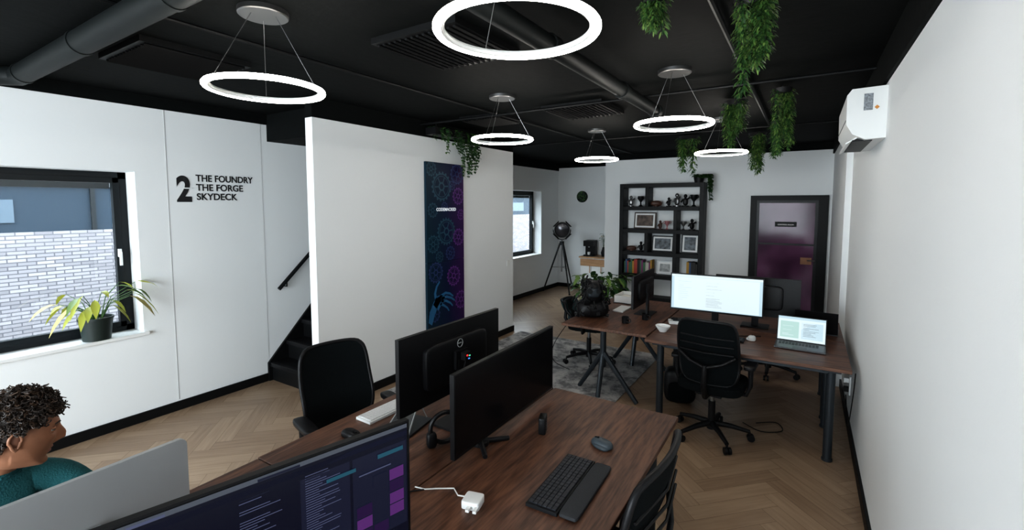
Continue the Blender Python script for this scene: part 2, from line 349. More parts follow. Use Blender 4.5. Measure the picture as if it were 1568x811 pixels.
# ---------------------------------------------------------------- chairs
def panel(b,W,H,zc,yb,t,m,k=.05,curve=.04,tilt=.05,lumb=.03,nu=16,nv=18):
    rc=.16
    def P(i,j,off):
        u=-1+2*i/nu; v=-1+2*j/nv
        d=rc*(abs(u)**6)*(abs(v)**6)
        x=W/2*(u*(1-d*.6))*math.sqrt(1-k*v*v)*(1-.05*max(0,v)**2-.10*max(0,-v)**3); z=zc+H/2*(v*(1-d*.5))*math.sqrt(1-k*u*u*.6)
        y=yb+curve*u*u-tilt*v+lumb*math.exp(-((v+.35)/.4)**2)+off
        return (x,y,z)
    vs=[P(i,j,0) for j in range(nv+1) for i in range(nu+1)]+[P(i,j,-t) for j in range(nv+1) for i in range(nu+1)]
    o=(nu+1)*(nv+1); fs=[]
    for j in range(nv):
        for i in range(nu):
            a=j*(nu+1)+i; fs.append((a,a+1,a+nu+2,a+nu+1)); fs.append((o+a,o+a+nu+1,o+a+nu+2,o+a+1))
    b.add(vs,fs,m)
    per=[P(i,0,-t/2) for i in range(nu)]+[P(nu,j,-t/2) for j in range(nv)]+[P(nu-i,nv,-t/2) for i in range(nu)]+[P(0,nv-j,-t/2) for j in range(nv)]
    b.tube(per,.013,PLA,8,True)
def chair(x,y,rot,top=1.0,W=.47,arms=True,spin=18,jacket=False,z=0):
    b=B(TR(x,y,z,rot))
    b.cyl((0,0,.065),(0,0,.13),.035,PLA); 
    for k in range(5):
        a=R(spin+72*k); c,s=math.cos(a),math.sin(a)
        b.tube([(0,0,.115),(c*.15,s*.15,.105),(c*.29,s*.29,.078)],[.026,.021,.016],PLA,8)
        b.cyl((c*.29,s*.29,.045),(c*.29,s*.29,.08),.008,PLA,n=8)
        for w in(-.016,.016): b.cyl((c*.3-s*(w-.009),s*.3+c*(w-.009),.029),(c*.3-s*(w+.009),s*.3+c*(w+.009),.029),.028,PLA,n=16)
    b.cyl((0,0,.12),(0,0,.30),.028,PLA); b.cyl((0,0,.30),(0,0,.42),.018,STEEL)
    b.cbox((0,-.02,.415),(.2,.26,.05),PLA)
    b.sup((0,.01,.465),(.50,.48,.085),FAB,.35,.45,28,10)
    lo=.50; H=top-lo; zc=(top+lo)/2
    panel(b,W,H,zc,-.235,.018,FAB)
    b.tube([(0,-.08,.41),(0,-.24,.42),(0,-.30,.52),(0,-.285,.68)],[.028,.026,.022,.018],PLA,10)
    for sg in(-1,1): b.tube([(0,-.285,.66),(sg*.12,-.27,.70),(sg*.21,-.235,.76)],.012,PLA,8)
    for zz in((.78,.84,.90) if top>.9 else ()): b.tube([(-W*.44,-.232-.02,zz),(0,-.285,zz),(W*.44,-.252,zz)],.006,PLA,6)
    if arms:
        for sg in(-1,1):
            b.tube([(sg*.10,-.02,.41),(sg*.26,-.02,.42),(sg*.285,-.02,.50),(sg*.285,-.03,.645)],[.016,.018,.018,.02],PLA,10)
            b.sup((sg*.28,.01,.655),(.085,.25,.035),PLA,.4,.5,20,8)
    if jacket:
        panel(b,W+.05,H*.95,zc+.02,-.255,.05,TEALD,k=.2,curve=.08)
    return b.obj('office_chair',angle=50)
chair(-.60,4.06,-4,top=1.03,W=.45)
chair(-2.33,1.82,-104,top=1.02,W=.45)
chair(-.67,1.67,88,top=1.03,W=.56)
chair(-2.18,5.2,-80,top=.74,jacket=True,z=.007)
chair(-.30,5.98,180,top=1.0)
chair(-2.58,.30,-90,top=.92)
# ---------------------------------------------------------------- monitors
def rects(b,w,h,zb,y,lst):
    for k,(fx0,fz0,fx1,fz1,m) in enumerate(lst):
        yy=y-.0004*(1+k//20)-.0002*(k%3)
        b.add([(-w/2+w*fx0,yy,zb+h*fz0),(-w/2+w*fx1,yy,zb+h*fz0),(-w/2+w*fx1,yy,zb+h*fz1),(-w/2+w*fx0,yy,zb+h*fz1)],[(0,1,2,3)],m)
def monitor(name,x,y,rot,w,h,zb,screen=OFF,back=PLA,content=None,stand='plate',logo=False,z=.74,sx=0,fl=1.0):
    b=B(TR(x,y,z,rot))
    b.box(-w/2,w/2,-.012,.012,zb,zb+h,back)
    b.sup((0,.018,zb+h*.5),(w*.62,.05,h*.62),back,.25,.2,28,10)
    b.box(-w/2+.007,w/2-.007,-.0135,-.012,zb+.014,zb+h-.007,screen)
    b.cbox((sx,.05,(zb+h*.5)/2),(.06,.022,zb+h*.5),back); b.cbox((sx*.6,.045,zb+h*.5),(.1+abs(sx)*.5,.03,.1),back)
    if stand=='plate': b.box(sx-.12,sx+.12,-.06,.12,0.0005,.012,back)
    else:
        for sg in(-1,1): b.tube([(sx,.05,.013),(sx+sg*.10*fl,-.02*fl,.013),(sx+sg*.17*fl,-.085*fl,.012)],[.0125,.0125,.0115],back,10)
        b.cyl((sx,.05,0.0005),(sx,.05,.02),.045,back)
    if logo:
        b.ring((0,.046,zb+h*.72),.022,.0022,SILVER,n=28,k=6,rot=(R(90),0,0)); b.cbox((0,.044,zb+h*.72),(.026,.003,.006),SILVER)
    if content: rects(b,w-.02,h-.025,zb+.016,-.0136,content)
    return b.obj(name,bevel=.0025)
C=[(0,0,1,1,E_NAVY),(0,.965,1,1,E_BAR),(0,.0,.10,.95,E_NAVY2),(.10,.90,1,.94,E_NAVY2),(.62,.12,.78,.86,E_NAVY2),(.79,.12,.995,.86,E_NAVY2)]
rnd=random.Random(3)
for i in range(44):
    zz=.87-i*.0192
    C.append((.015,zz,.03+rnd.uniform(.02,.06),zz+.006,E_LINE)); x=.12+rnd.choice([0,.015,.03])
    for k in range(rnd.randint(1,3)):
        l=rnd.uniform(.02,.09); C.append((x,zz,x+l,zz+.006,rnd.choice([E_LINE,E_LINE,E_GRN,E_TEAL,E_MAG]))); x+=l+.01
    C.append((.635,zz,.65+rnd.uniform(.02,.10),zz+.006,E_LINE))
    if rnd.random()<.6: C.append((.45,zz,.45+rnd.uniform(.02,.12),zz+.006,E_LINE))
for i in range(5):
    for j in range(3):
        if rnd.random()<.75: C.append((.80+j*.062,.14+i*.105,.80+j*.062+.056,.14+i*.105+.095,rnd.choice([E_MAG,E_PUR,E_MAG,E_PUR,E_NAVY2])))
for j in range(6): C.append((.46+j*.026,.12,.48+j*.026,.12+rnd.uniform(.1,.3),rnd.choice([E_MAG,E_PUR,E_PUR])))
C+=[(.88,.79,.98,.825,E_TEAL),(.70,.76,.80,.79,E_TEAL),(.81,.70,.93,.71,E_LINE),(.2,.972,.28,.99,E_LINE),(.5,.972,.62,.99,E_NAVY2)]
monitor('desktop_monitor',-1.258,.66,75.6,.95,.42,.03,content=C,stand='v')
monitor('desktop_monitor',-1.28,2.0,91,.965,.385,.065,stand='v',sx=-.20,fl=.62)
monitor('desktop_monitor',-1.60,1.93,-91,.82,.385,.165,logo=True,stand='plate')
monitor('desktop_monitor',-1.47,5.0,-90,.75,.34,.11,stand='plate')
P=[(0,0,1,1,E_PG2),(0,.94,1,1,E_PAGE),(.03,.02,.97,.93,E_PAGE)]
for i in range(26): P.append((.40,.86-i*.030,.40+rnd.uniform(.08,.22),.865-i*.030,E_PGT))
for i in range(10): P.append((.08,.80-i*.06,.08+rnd.uniform(.05,.16),.808-i*.06,E_PG2))
monitor('desktop_monitor',-.70,4.72,2,.815,.36,.155,content=P,stand='v')
monitor('desktop_monitor',-.38,5.08,180,.74,.38,.10,stand='plate')
b=B(TR(-1.76,.37,.74,-88))
w,h,zb=.66,.38,.015
def rr(w,h,r,n=6):
    o=[]
    for cx,cz,a0 in((w/2-r,h-r,0),(-w/2+r,h-r,90),(-w/2+r,r,180),(w/2-r,r,270)):
        for i in range(n+1): a=R(a0+90*i/n); o.append((cx+r*math.cos(a),cz+r*math.sin(a)))
    return o
o=rr(w,h,.025); n=len(o)
b.add([(x,-.008,z+zb) for x,z in o]+[(x,.008,z+zb) for x,z in o],[tuple(range(n)),tuple(range(n,2*n))[::-1]]+[(i,n+i,n+(i+1)%n,(i+1)%n) for i in range(n)],SILVER)
b.box(-w/2+.012,w/2-.012,-.0095,-.008,zb+.012,zb+h-.012,OFF)
b.cbox((0,.05,.12),(.17,.012,.24),SILVER,(.25,0,0)); b.box(-.1,.1,-.06,.10,0.0005,.008,SILVER)
b.obj('silver_desktop_display',bevel=.002)
def laptop(x,y,rot,content,lid=PLA,body=DGREY,w=.33,tilt=18):
    b=B(TR(x,y,.74,rot)); b.box(-w/2,w/2,-.115,.115,0.004,.016,body)
    for r_ in range(5):
        for c_ in range(12): b.box(-w/2+.025+c_*.024,-w/2+.045+c_*.024,.0+r_*.018-.005,.014+r_*.018-.005,.016,.0175,PLA)
    b.box(-.05,.05,-.10,-.03,.016,.0165,GREY)
    for sx_ in(-1,1): b.box(sx_*w*.4-.01,sx_*w*.4+.01,-.1,.1,.0005,.004,PLA)
    L=Matrix.Translation((0,.115,.016))@Matrix.Rotation(R(-tilt),4,'X'); M=b.M; b.M=M@L
    b.box(-w/2,w/2,0,.007,0,.215,lid); rects(b,w-.014,.2,.008,-.0002,content); b.M=M
    return b.obj('laptop',bevel=.001)
LC=[(0,0,1,1,E_PAGE),(0,.9,1,1,E_PG2),(.05,.1,.45,.8,E_SOFT),(.5,.1,.95,.8,E_PG2)]
for i in range(10): LC.append((.1,.7-i*.055,.1+rnd.uniform(.1,.28),.715-i*.055,E_PAGE)); LC.append((.54,.72-i*.055,.54+rnd.uniform(.1,.34),.735-i*.055,E_PGT))
laptop(.0,4.48,-2,LC,w=.36)
laptop(.13,5.15,175,[(0,0,1,1,E_NAVY2)],w=.33)
# ---------------------------------------------------------------- desk accessories
def keyboard(name,x,y,rot,w,d,mb,mk,rest=None,cols=15,rows=5,z=.74):
    b=B(TR(x,y,z,rot)); b.box(-w/2,w/2,-d/2,d/2,0,.014,mb)
    kw=(w-.02)/cols; kd=(d-.016)/rows
    for r_ in range(rows):
        c=0
        while c<cols:
            span=5 if (r_==0 and c==4) else 1
            b.box(-w/2+.01+c*kw+.001,-w/2+.01+(c+span)*kw-.001,-d/2+.008+r_*kd+.001,-d/2+.008+(r_+1)*kd-.001,.014,.020,mk); c+=span
    if rest: b.sup((0,-d/2-.042,.009),(w,.08,.018),rest,.3,.2,24,8)
    return b.obj(name,bevel=.0012)
KB=mat('keyboard_base_graphite',(.008,.009,.011),.6,spec=.3); KK=mat('keycap_graphite',(.026,.028,.034),.5,spec=.3); KR=mat('wrist_rest_fabric',(.036,.038,.042),.9,bump=.3,bscale=300)
keyboard('keyboard',-.832,1.72,92,.42,.135,KB,KK,KR,18,6)
keyboard('keyboard',-2.0,1.79,-92,.30,.12,WHITE2,mat('keycap_white',(.7,.7,.7),.5),None,14,5)
keyboard('keyboard',-.62,4.42,0,.42,.13,KB,KK,None,18,6)
def mouse(x,y,rot,m,z=.74):
    b=B(TR(x,y,z,rot)); b.sup((0,0,.012),(.066,.115,.05),m,.8,.75,24,12); b.sup((-.014,-.01,.009),(.06,.09,.026),m,.8,.75,20,10)
    b.cbox((0,.03,.034),(.008,.022,.010),PLA,(-.25,0,0)); b.v=[(a,c,max(d,z+.0005)) for a,c,d in b.v]
    return b.obj('computer_mouse',angle=60)
mouse(-.805,2.10,75,mat('graphite_mouse',(.045,.060,.072),.45)); mouse(-1.93,1.50,-90,PLA); mouse(-.36,4.51,0,WHITE2)
b=B(TR(-1.12,2.07,.74,20)); b.sup((0,0,.045),(.038,.078,.09),PLA,.2,.25,24,10)
for i in range(4): b.cbox((.0193,0,.022+i*.014),(.002,.02,.005),GREY)
b.obj('usb_charging_hub')
b=B(TR(-1.07,1.40,.74,15)); b.sup((0,0,.017),(.075,.075,.033),WHITE2,.2,.25,24,10); b.cbox((.03,-.048,.016),(.014,.03,.01),WHITE2); b.cbox((.0,-.048,.016),(.014,.03,.01),WHITE2)
b.M=Matrix(); b.tube([(-1.10,1.41,.758),(-1.15,1.405,.75),(-1.20,1.44,.744),(-1.26,1.40,.744),(-1.30,1.37,.744),(-1.345,1.36,.744)],.0028,WHITE2,8)
b.tube([(-1.30,1.37,.743),(-1.33,1.34,.743),(-1.36,1.30,.743)],.0028,PLA,8); b.obj('white_power_adapter')
b=B(TR(-1.76,1.74,.74,10)); b.box(-.08,.08,-.11,.11,0.0005,.012,GREY); b.add([(-.07,-.1,.014),(.07,-.1,.014),(.0,.1,.10),(-.09,.08,.10)],[(0,1,2,3)],DGREY)
b.tube([(-.07,-.1,.016),(-.08,.09,.10),(-.08,.1,.016)],.004,SILVER,6); b.tube([(.07,-.1,.016),(.0,.1,.10),(.05,.1,.016)],.004,SILVER,6); b.obj('tablet_stand')
b=B(); b.ring((-1.47,1.70,.83),.075,.011,PLA,n=32,k=8,rot=(R(90),0,R(60)))
for s in(-1,1): b.sup((-1.47+s*.035,1.70+s*.06,.7805),(.05,.045,.08),PLA,.6,.6,rot=(0,0,R(60)))
b.obj('headphones')
b=B(); xw=-1.515
b.cbox((xw,1.93,1.12),(.03,.05,.04),PLA); b.cbox((xw+.017,1.92,1.125),(.004,.010,.008),em('red_led',(1,.05,.05),1)); b.cbox((xw+.017,1.94,1.12),(.004,.010,.006),em('green_led',(.1,.7,.4),1)); b.cbox((xw+.017,1.935,1.105),(.004,.012,.005),em('blue_led',(.1,.3,.9),1))
b.tube([(xw,1.93,1.10),(-1.505,1.88,1.02),(-1.495,1.87,.9),(-1.455,1.85,.745)],.004,PLA,6); b.tube([(xw,1.95,1.10),(-1.50,1.98,1.0),(-1.485,1.92,.88),(-1.45,1.9,.745)],.003,PLA,6); b.obj('webcam')
b=B(); b.lathe([(0,.741),(.03,.741),(.035,.748),(.065,.79),(.068,.80),(.064,.80),(.055,.775),(.025,.75),(0,.748)],(-1.09,4.36,0),WHITE2); b.obj('white_bowl')
for x_,y_ in((-1.49,4.48),(-1.36,4.72)):
    b=B(); b.lathe([(0,.741),(.032,.741),(.036,.80),(.038,.805),(.034,.805),(.031,.75),(0,.75)],(x_,y_,0),PLA,n=22); b.ring((x_+.04,y_-.02,.775),.02,.005,PLA,n=18,k=6,rot=(R(90),0,0)); b.obj('coffee_mug')
b=B(TR(-1.05,4.75,.74,20)); b.box(-.08,.08,-.05,.05,0.0005,.03,WHITE2); b.box(-.04,.09,-.03,.06,.03,.045,GREY); b.box(-.06,.0,-.04,.0,.045,.06,PLA); b.obj('docking_station')
b=B(TR(-1.80,5.52,.74,0)); t=.008
b.box(-.13,.13,-.17,.17,0,t,WHITE2)
for a in((-.13,-.122,-.17,.17),(.122,.13,-.17,.17),(-.13,.13,-.17,-.162),(-.13,.13,.162,.17)): b.box(*a,0,.09,WHITE2)
b.box(-.11,.11,-.15,.15,t,.05,mat('paper_stack',(.7,.69,.65),.8)); b.obj('paper_tray')
b=B(TR(-1.72,5.05,.74,0)); b.box(-.06,.06,-.15,.15,0,.014,WHITE2); b.obj('notebook',bevel=.002)
def smoothp(pts):
    P_=[Vector(p) for p in pts]; out=[]
    for i in range(len(P_)-1):
        p0=P_[max(i-1,0)];p1=P_[i];p2=P_[i+1];p3=P_[min(i+2,len(P_)-1)]
        for k in range(6):
            t=k/6; out.append(.5*((2*p1)+(p2-p0)*t+(2*p0-5*p1+4*p2-p3)*t*t+(3*p1-p0-3*p2+p3)*t**3))
    out.append(P_[-1]); return out
for pts in([(-.95,4.62,.745),(-.8,4.55,.745),(-.7,4.60,.745),(-.5,4.56,.745),(-.3,4.66,.745)],[(-.3,4.5,.005),(-.15,4.6,.005),(-.1,4.45,.005),(-.25,4.35,.005),(-.4,4.45,.005)],[(-2.07,4.4,.70),(-2.2,4.3,.45),(-2.3,4.5,.2),(-2.25,4.8,.016)],[(.345,4.05,.72),(.35,4.2,.5),(.35,4.5,.15),(.35,4.8,.30)]):
    b=B(); b.tube(smoothp(pts),.004,PLA,6); b.obj('power_cable')
b=B(); b.box(XR-.012,XR,4.86,4.94,.28,.44,WHITE2); b.box(XR-.05,XR-.012,4.88,4.92,.38,.42,WHITE2); b.box(XR-.05,XR-.012,4.88,4.92,.30,.34,PLA); b.obj('wall_socket',bevel=.002)
b=B(); b.box(XP,XP+.01,5.72,5.80,1.02,1.10,WHITE2); b.box(XP+.01,XP+.013,5.735,5.785,1.035,1.085,WHITE2); b.obj('light_switch',bevel=.002)
# robot bust
b=B(TR(-1.88,4.57,.74,30)); rb=random.Random(5)
b.sup((0,0,.09),(.34,.24,.18),PLA,.7,.7); b.sup((0,.0,.27),(.20,.22,.24),PLA,.8,.8); b.cyl((0,0,.12),(0,0,.24),.05,GREY)
b.sup((.0,-.08,.27),(.13,.08,.10),GREY,.5,.5); b.cyl((.045,-.10,.29),(.045,-.135,.29),.025,BLKM); b.cyl((-.045,-.10,.29),(-.045,-.135,.29),.025,BLKM)
for i in range(90):
    a=rb.uniform(0,6.28); zz=rb.uniform(.02,.38); rr_=(.17 if zz<.17 else .11); p=(rr_*math.cos(a)*rb.uniform(.8,1),rr_*.8*math.sin(a)*rb.uniform(.8,1),zz)
    q=rb.random()
    if q<.4: b.ring(p,rb.uniform(.02,.04),.007,PLA,n=16,k=6,rot=(rb.uniform(0,3),rb.uniform(0,3),0))
    elif q<.7: b.cbox(p,(rb.uniform(.02,.06),rb.uniform(.02,.06),rb.uniform(.02,.05)),rb.choice([PLA,BLKM]),(rb.uniform(0,3),rb.uniform(0,3),0))
    else: b.tube([p,(p[0]*1.3,p[1]*1.3,p[2]+.02),(p[0],p[1],p[2]+.08)],.008,PLA,6)
b.v=[(x,y,max(z,.741)) for x,y,z in b.v]; b.obj('robot_bust_sculpture')
# ---------------------------------------------------------------- rug
m,nt,p=nodes('grey_distressed_rug'); tc=nt.nodes.new('ShaderNodeTexCoord'); n1=nt.nodes.new('ShaderNodeTexNoise'); n1.inputs['Scale'].default_value=4.5; n1.inputs['Detail'].default_value=10; n1.inputs['Roughness'].default_value=.75
r=nt.nodes.new('ShaderNodeValToRGB'); r.color_ramp.elements[0].position=.42; r.color_ramp.elements[1].position=.56; r.color_ramp.elements[0].color=(.15,.15,.155,1); r.color_ramp.elements[1].color=(.46,.45,.44,1)
nt.links.new(tc.outputs['Object'],n1.inputs['Vector']); nt.links.new(n1.outputs['Fac'],r.inputs['Fac']); nt.links.new(r.outputs['Color'],p.inputs['Base Color']); p.inputs['Roughness'].default_value=.95
b=B(); b.box(-3.6,-1.5,3.2,5.93,0.0,.006,m); b.obj('area_rug',bevel=.002)
# ---------------------------------------------------------------- poster
m,nt,p=nodes('gear_poster_print'); tc=nt.nodes.new('ShaderNodeTexCoord'); sp=nt.nodes.new('ShaderNodeSeparateXYZ'); nt.links.new(tc.outputs['Object'],sp.inputs[0])
mr=nt.nodes.new('ShaderNodeMapRange'); mr.inputs['From Min'].default_value=3.98; mr.inputs['From Max'].default_value=4.67
r=nt.nodes.new('ShaderNodeValToRGB'); e=r.color_ramp.elements; e[0].color=(.003,.024,.042,1); e[1].color=(.040,.008,.078,1); e2=e.new(.55); e2.color=(.005,.010,.046,1)
nz=nt.nodes.new('ShaderNodeTexNoise'); nz.inputs['Scale'].default_value=3; nz.inputs['Detail'].default_value=5
ad=nt.nodes.new('ShaderNodeMath'); ad.operation='MULTIPLY_ADD'; ad.inputs[1].default_value=.4; su=nt.nodes.new('ShaderNodeMath'); su.operation='SUBTRACT'; su.inputs[1].default_value=.22
nt.links.new(sp.outputs['Y'],mr.inputs[0]); nt.links.new(tc.outputs['Object'],nz.inputs['Vector']); nt.links.new(nz.outputs['Fac'],ad.inputs[0]); nt.links.new(mr.outputs[0],ad.inputs[2]); nt.links.new(ad.outputs[0],su.inputs[0]); nt.links.new(su.outputs[0],r.inputs['Fac']); nt.links.new(r.outputs['Color'],p.inputs['Base Color'])
p.inputs['Roughness'].default_value=.5; p.inputs['Specular IOR Level'].default_value=.25
GB1=mat('poster_gear_teal',(.010,.065,.105),.5); GB2=mat('poster_gear_blue',(.020,.040,.14),.5); GB3=mat('poster_gear_purple',(.12,.028,.21),.5)
pe=empty('gear_poster')
b=B(); b.box(XP+.001,XP+.032,3.985,4.67,1.2425,2.42,m); b.box(XP+.001,XP+.032,3.985,4.67,.45,1.2395,m); b.obj('canvas',pe)
b=B()
def gear(cy,cz,r0,teeth,m):
    x=XP+.034+cy*.0001; y0,y1,z0,z1=3.99,4.665,.46,2.415
    def cl(y,z): return (x,min(max(y,y0),y1),min(max(z,z0),z1))
    def ringz(a0,a1,N=40):
        vs=[];fs=[]
        for i in range(N): a=2*math.pi*i/N; vs.extend([cl(cy+r0*a0*math.cos(a),cz+r0*a0*math.sin(a)),cl(cy+r0*a1*math.cos(a),cz+r0*a1*math.sin(a))])
        for i in range(N): j=(i+1)%N; fs.append((2*i,2*j,2*j+1,2*i+1))
        b.add(vs,fs,m)
    N=teeth*4; vs=[];fs=[]
    for i in range(N):
        a=2*math.pi*i/N; ro=r0*(1.0 if i%4<2 else .87); ri=r0*.78
        vs+= [cl(cy+ro*math.cos(a),cz+ro*math.sin(a)),cl(cy+ri*math.cos(a),cz+ri*math.sin(a))]
    for i in range(N): j=(i+1)%N; fs.append((2*i,2*j,2*j+1,2*i+1))
    b.add(vs,fs,m); ringz(.66,.70); ringz(.30,.18)
    for k in range(6):
        a=2*math.pi*k/6+cy; c,s=math.cos(a),math.sin(a); t=r0*.045
        b.add([cl(cy+c*r0*.28-s*t,cz+s*r0*.28+c*t),cl(cy+c*r0*.28+s*t,cz+s*r0*.28-c*t),cl(cy+c*r0*.68+s*t,cz+s*r0*.68-c*t),cl(cy+c*r0*.68-s*t,cz+s*r0*.68+c*t)],[(0,1,2,3)],m)
for g in((4.25,2.14,.18,18,GB1),(4.54,2.30,.13,14,GB2),(4.07,2.34,.09,12,GB1),(4.56,2.03,.11,14,GB3),(4.09,1.86,.09,12,GB1),(4.33,1.60,.17,20,GB1),(4.56,1.52,.11,14,GB3),(4.09,1.46,.11,14,GB1),(4.40,1.33,.09,12,GB2),(4.61,1.80,.07,10,GB3),(4.13,1.12,.13,16,GB2),(4.46,1.04,.13,16,GB3),(4.60,.72,.12,14,GB3),(4.30,1.90,.06,10,GB2),(4.20,1.30,.07,10,GB1),(4.44,2.16,.06,9,GB2),(4.10,.62,.1,12,GB2)): gear(*g)
HANDB=mat('poster_hand_blue',(.022,.13,.27),.5)
def blob(pts,w0,w1):
    x=XP+.0352; n_=len(pts); L_=[];R_=[]
    for i,(y,z) in enumerate(pts):
        a=pts[max(i-1,0)]; c=pts[min(i+1,n_-1)]; d=Vector((c[0]-a[0],c[1]-a[1])).normalized(); w=(w0+(w1-w0)*i/(n_-1))/2
        L_.append((x,y-d.y*w,z+d.x*w)); R_.append((x,y+d.y*w,z-d.x*w))
    d=Vector((pts[-1][0]-pts[-2][0],pts[-1][1]-pts[-2][1])).normalized(); tip=(x,pts[-1][0]+d.x*w1*.5,pts[-1][1]+d.y*w1*.5)
    vs=[(a,max(c,3.99),d_) for a,c,d_ in L_+R_+[tip]]; fs=[(i,i+1,n_+i+1,n_+i) for i in range(n_-1)]+[(n_-1,2*n_,2*n_-1)]
    b.add(vs,fs,HANDB)
blob([(4.005,.52),(4.06,.64),(4.12,.74),(4.18,.80)],.10,.10); blob([(4.12,.70),(4.18,.76),(4.24,.79)],.13,.11)
blob([(4.2,.82),(4.30,.85),(4.38,.83),(4.44,.79)],.036,.022); blob([(4.22,.79),(4.32,.80),(4.41,.77),(4.47,.73)],.036,.022); blob([(4.22,.76),(4.31,.75),(4.39,.71),(4.43,.67)],.034,.020); blob([(4.20,.73),(4.27,.70),(4.33,.66),(4.36,.62)],.032,.018); blob([(4.13,.78),(4.11,.87),(4.14,.95),(4.19,1.0)],.045,.024)
b.obj('print_motif',pe,smooth=False)
text('CODEMACKED',(XP+.037,4.33,1.85),(R(90),0,R(90)),em('poster_logo_white',(.7,.75,.8),.8),pe,width=.36,size=.06,bold=.001,align='CENTER')
INK=mat('black_vinyl',(.010,.010,.012),.5)
sg=empty('floor_directory_lettering')
text('2',(XL+.006,1.975,1.962),(R(90),0,R(90)),INK,sg,width=.125,height=.245,size=.35,bold=.012,name='numeral')
b=B(); b.box(XL+.007,XL+.0085,1.97,2.11,2.075,2.085,WHITE); b.obj('stencil_gap',sg)
for i,(t,w) in enumerate((('THE FOUNDRY',.54),('THE FORGE',.435),('SKYDECK',.375))):
    text(t,(XL+.006,2.14,2.148-i*.088),(R(90),0,R(90)),INK,sg,width=w,height=.066,size=.1,bold=.0022,name='line_%d'%(i+1))
# ---------------------------------------------------------------- door
m,nt,p=nodes('purple_tinted_glow_glass'); p.inputs['Base Color'].default_value=(.024,.008,.020,1); p.inputs['Roughness'].default_value=.12; p.inputs['Specular IOR Level'].default_value=.25
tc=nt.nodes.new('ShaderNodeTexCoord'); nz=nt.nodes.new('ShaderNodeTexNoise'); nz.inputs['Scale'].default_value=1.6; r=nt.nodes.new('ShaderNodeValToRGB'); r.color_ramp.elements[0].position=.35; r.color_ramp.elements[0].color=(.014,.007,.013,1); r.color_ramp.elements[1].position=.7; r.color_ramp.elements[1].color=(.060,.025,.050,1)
nt.links.new(tc.outputs['Object'],nz.inputs['Vector']); nt.links.new(nz.outputs['Fac'],r.inputs['Fac']); nt.links.new(r.outputs['Color'],p.inputs['Emission Color']); p.inputs['Emission Strength'].default_value=.5  # patchy emission painted into the pane stands for the purple-lit room behind
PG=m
b=B(); y0,y1=YB-.05,YB-.001
b.box(-.78,-.69,y0,y1,0,2.07,BLK); b.box(.16,.29,y0,y1,0,2.07,BLK); b.box(-.69,.16,y0,y1,1.99,2.07,BLK)
b.box(-.69,-.65,y0+.012,y1,0,1.99,BLKM); b.box(.12,.16,y0+.012,y1,0,1.99,BLKM); b.box(-.65,.12,y0+.012,y1,1.95,1.99,BLKM); b.box(-.65,.12,y0+.012,y1,1.275,1.305,BLKM); b.box(-.65,.12,y0+.012,y1,0,.12,BLKM)
b.box(-.65,.12,y0+.025,y0+.035,.12,1.95,PG); b.box(-.42,-.12,y0+.018,y0+.024,1.57,1.65,BLK)
b.box(-.05,.10,y0+.0235,y0+.0245,.98,1.09,mat('wood_reflection_patch',(.30,.15,.08),.6))  # brown patch painted on the pane as a reflection of wood
b.tube([(.14,y0,1.05),(.14,y0-.04,1.05),(.04,y0-.04,1.05)],.010,STEEL,8)
d=b.obj('door_1',bevel=.002)
text('CONTROL ROOM',(-.27,y0+.017,1.595),(R(90),0,0),em('sign_white',(.6,.6,.6),.7),None,width=.22,size=.04,align='CENTER',name='lettering').parent=d
# ---------------------------------------------------------------- bookshelf
b=B(); x0,x1,y0,y1=-2.92,-1.46,8.33,8.62; T=.07; xs=(-2.42,-1.92); zs=[2.30,1.89,1.48,1.07,.66,.25]
b.box(x0,x0+T,y0,y1,0,2.30,BLK); b.box(x1-T,x1,y0,y1,0,2.30,BLK)
for z in zs: b.box(x0+T,x1-T,y0,y1,z-T,z,BLK)
b.box(x0,x1,y0+.02,y1,0,.06,BLK)
dv=[(xs[0],),(xs[1],),(xs[0],xs[1]),(xs[1],),(xs[0],)]
for i,dd in enumerate(dv):
    for x in dd: b.box(x-.03,x+.03,y0,y1,zs[i+1],zs[i]-T,BLK)
b.obj('bookshelf',bevel=.003)
bc=[mat('book_%d'%i,c,.6) for i,c in enumerate([(.4,.06,.04),(.5,.48,.42),(.04,.09,.2),(.45,.26,.04),(.06,.15,.08),(.02,.02,.02),(.2,.04,.14)])]
for xa,xb in((-2.83,-2.33),(-1.72,-1.56)):
    b=B(); x=xa
    while x<xb:
        w=rnd.uniform(.022,.045); hh=rnd.uniform(.20,.27); b.box(x,x+w-.002,8.38,8.55,.661,.661+hh,rnd.choice(bc)); x+=w
    b.obj('row_of_books',smooth=False)
def pic(x,z,w,h,m2,fr=BLKM):
    b=B(Matrix.Translation((x,8.50,z+.004))@Matrix.Rotation(R(-8),4,'X')); b.box(-w/2,w/2,0,.02,0,h,fr); b.box(-w/2+.02,w/2-.02,-.002,0,.02,h-.02,WHITE2); b.box(-w/2+.05,w/2-.05,-.004,-.002,.05,h-.05,m2)
    b.obj('framed_picture')
PM=mat('picture_brown',(.10,.07,.055),.5,var=.7,bscale=14); PM2=mat('picture_grey',(.12,.14,.16),.5,var=.7,bscale=18); PM3=mat('picture_pale',(.4,.42,.42),.5,var=.4,bscale=22)
pic(-2.50,1.48,.40,.30,PM,mat('frame_wood',(.05,.03,.02),.5)); pic(-2.17,1.07,.38,.29,PM2); pic(-1.70,1.07,.29,.33,PM2); pic(-2.12,.66,.28,.24,PM3,SILVER)
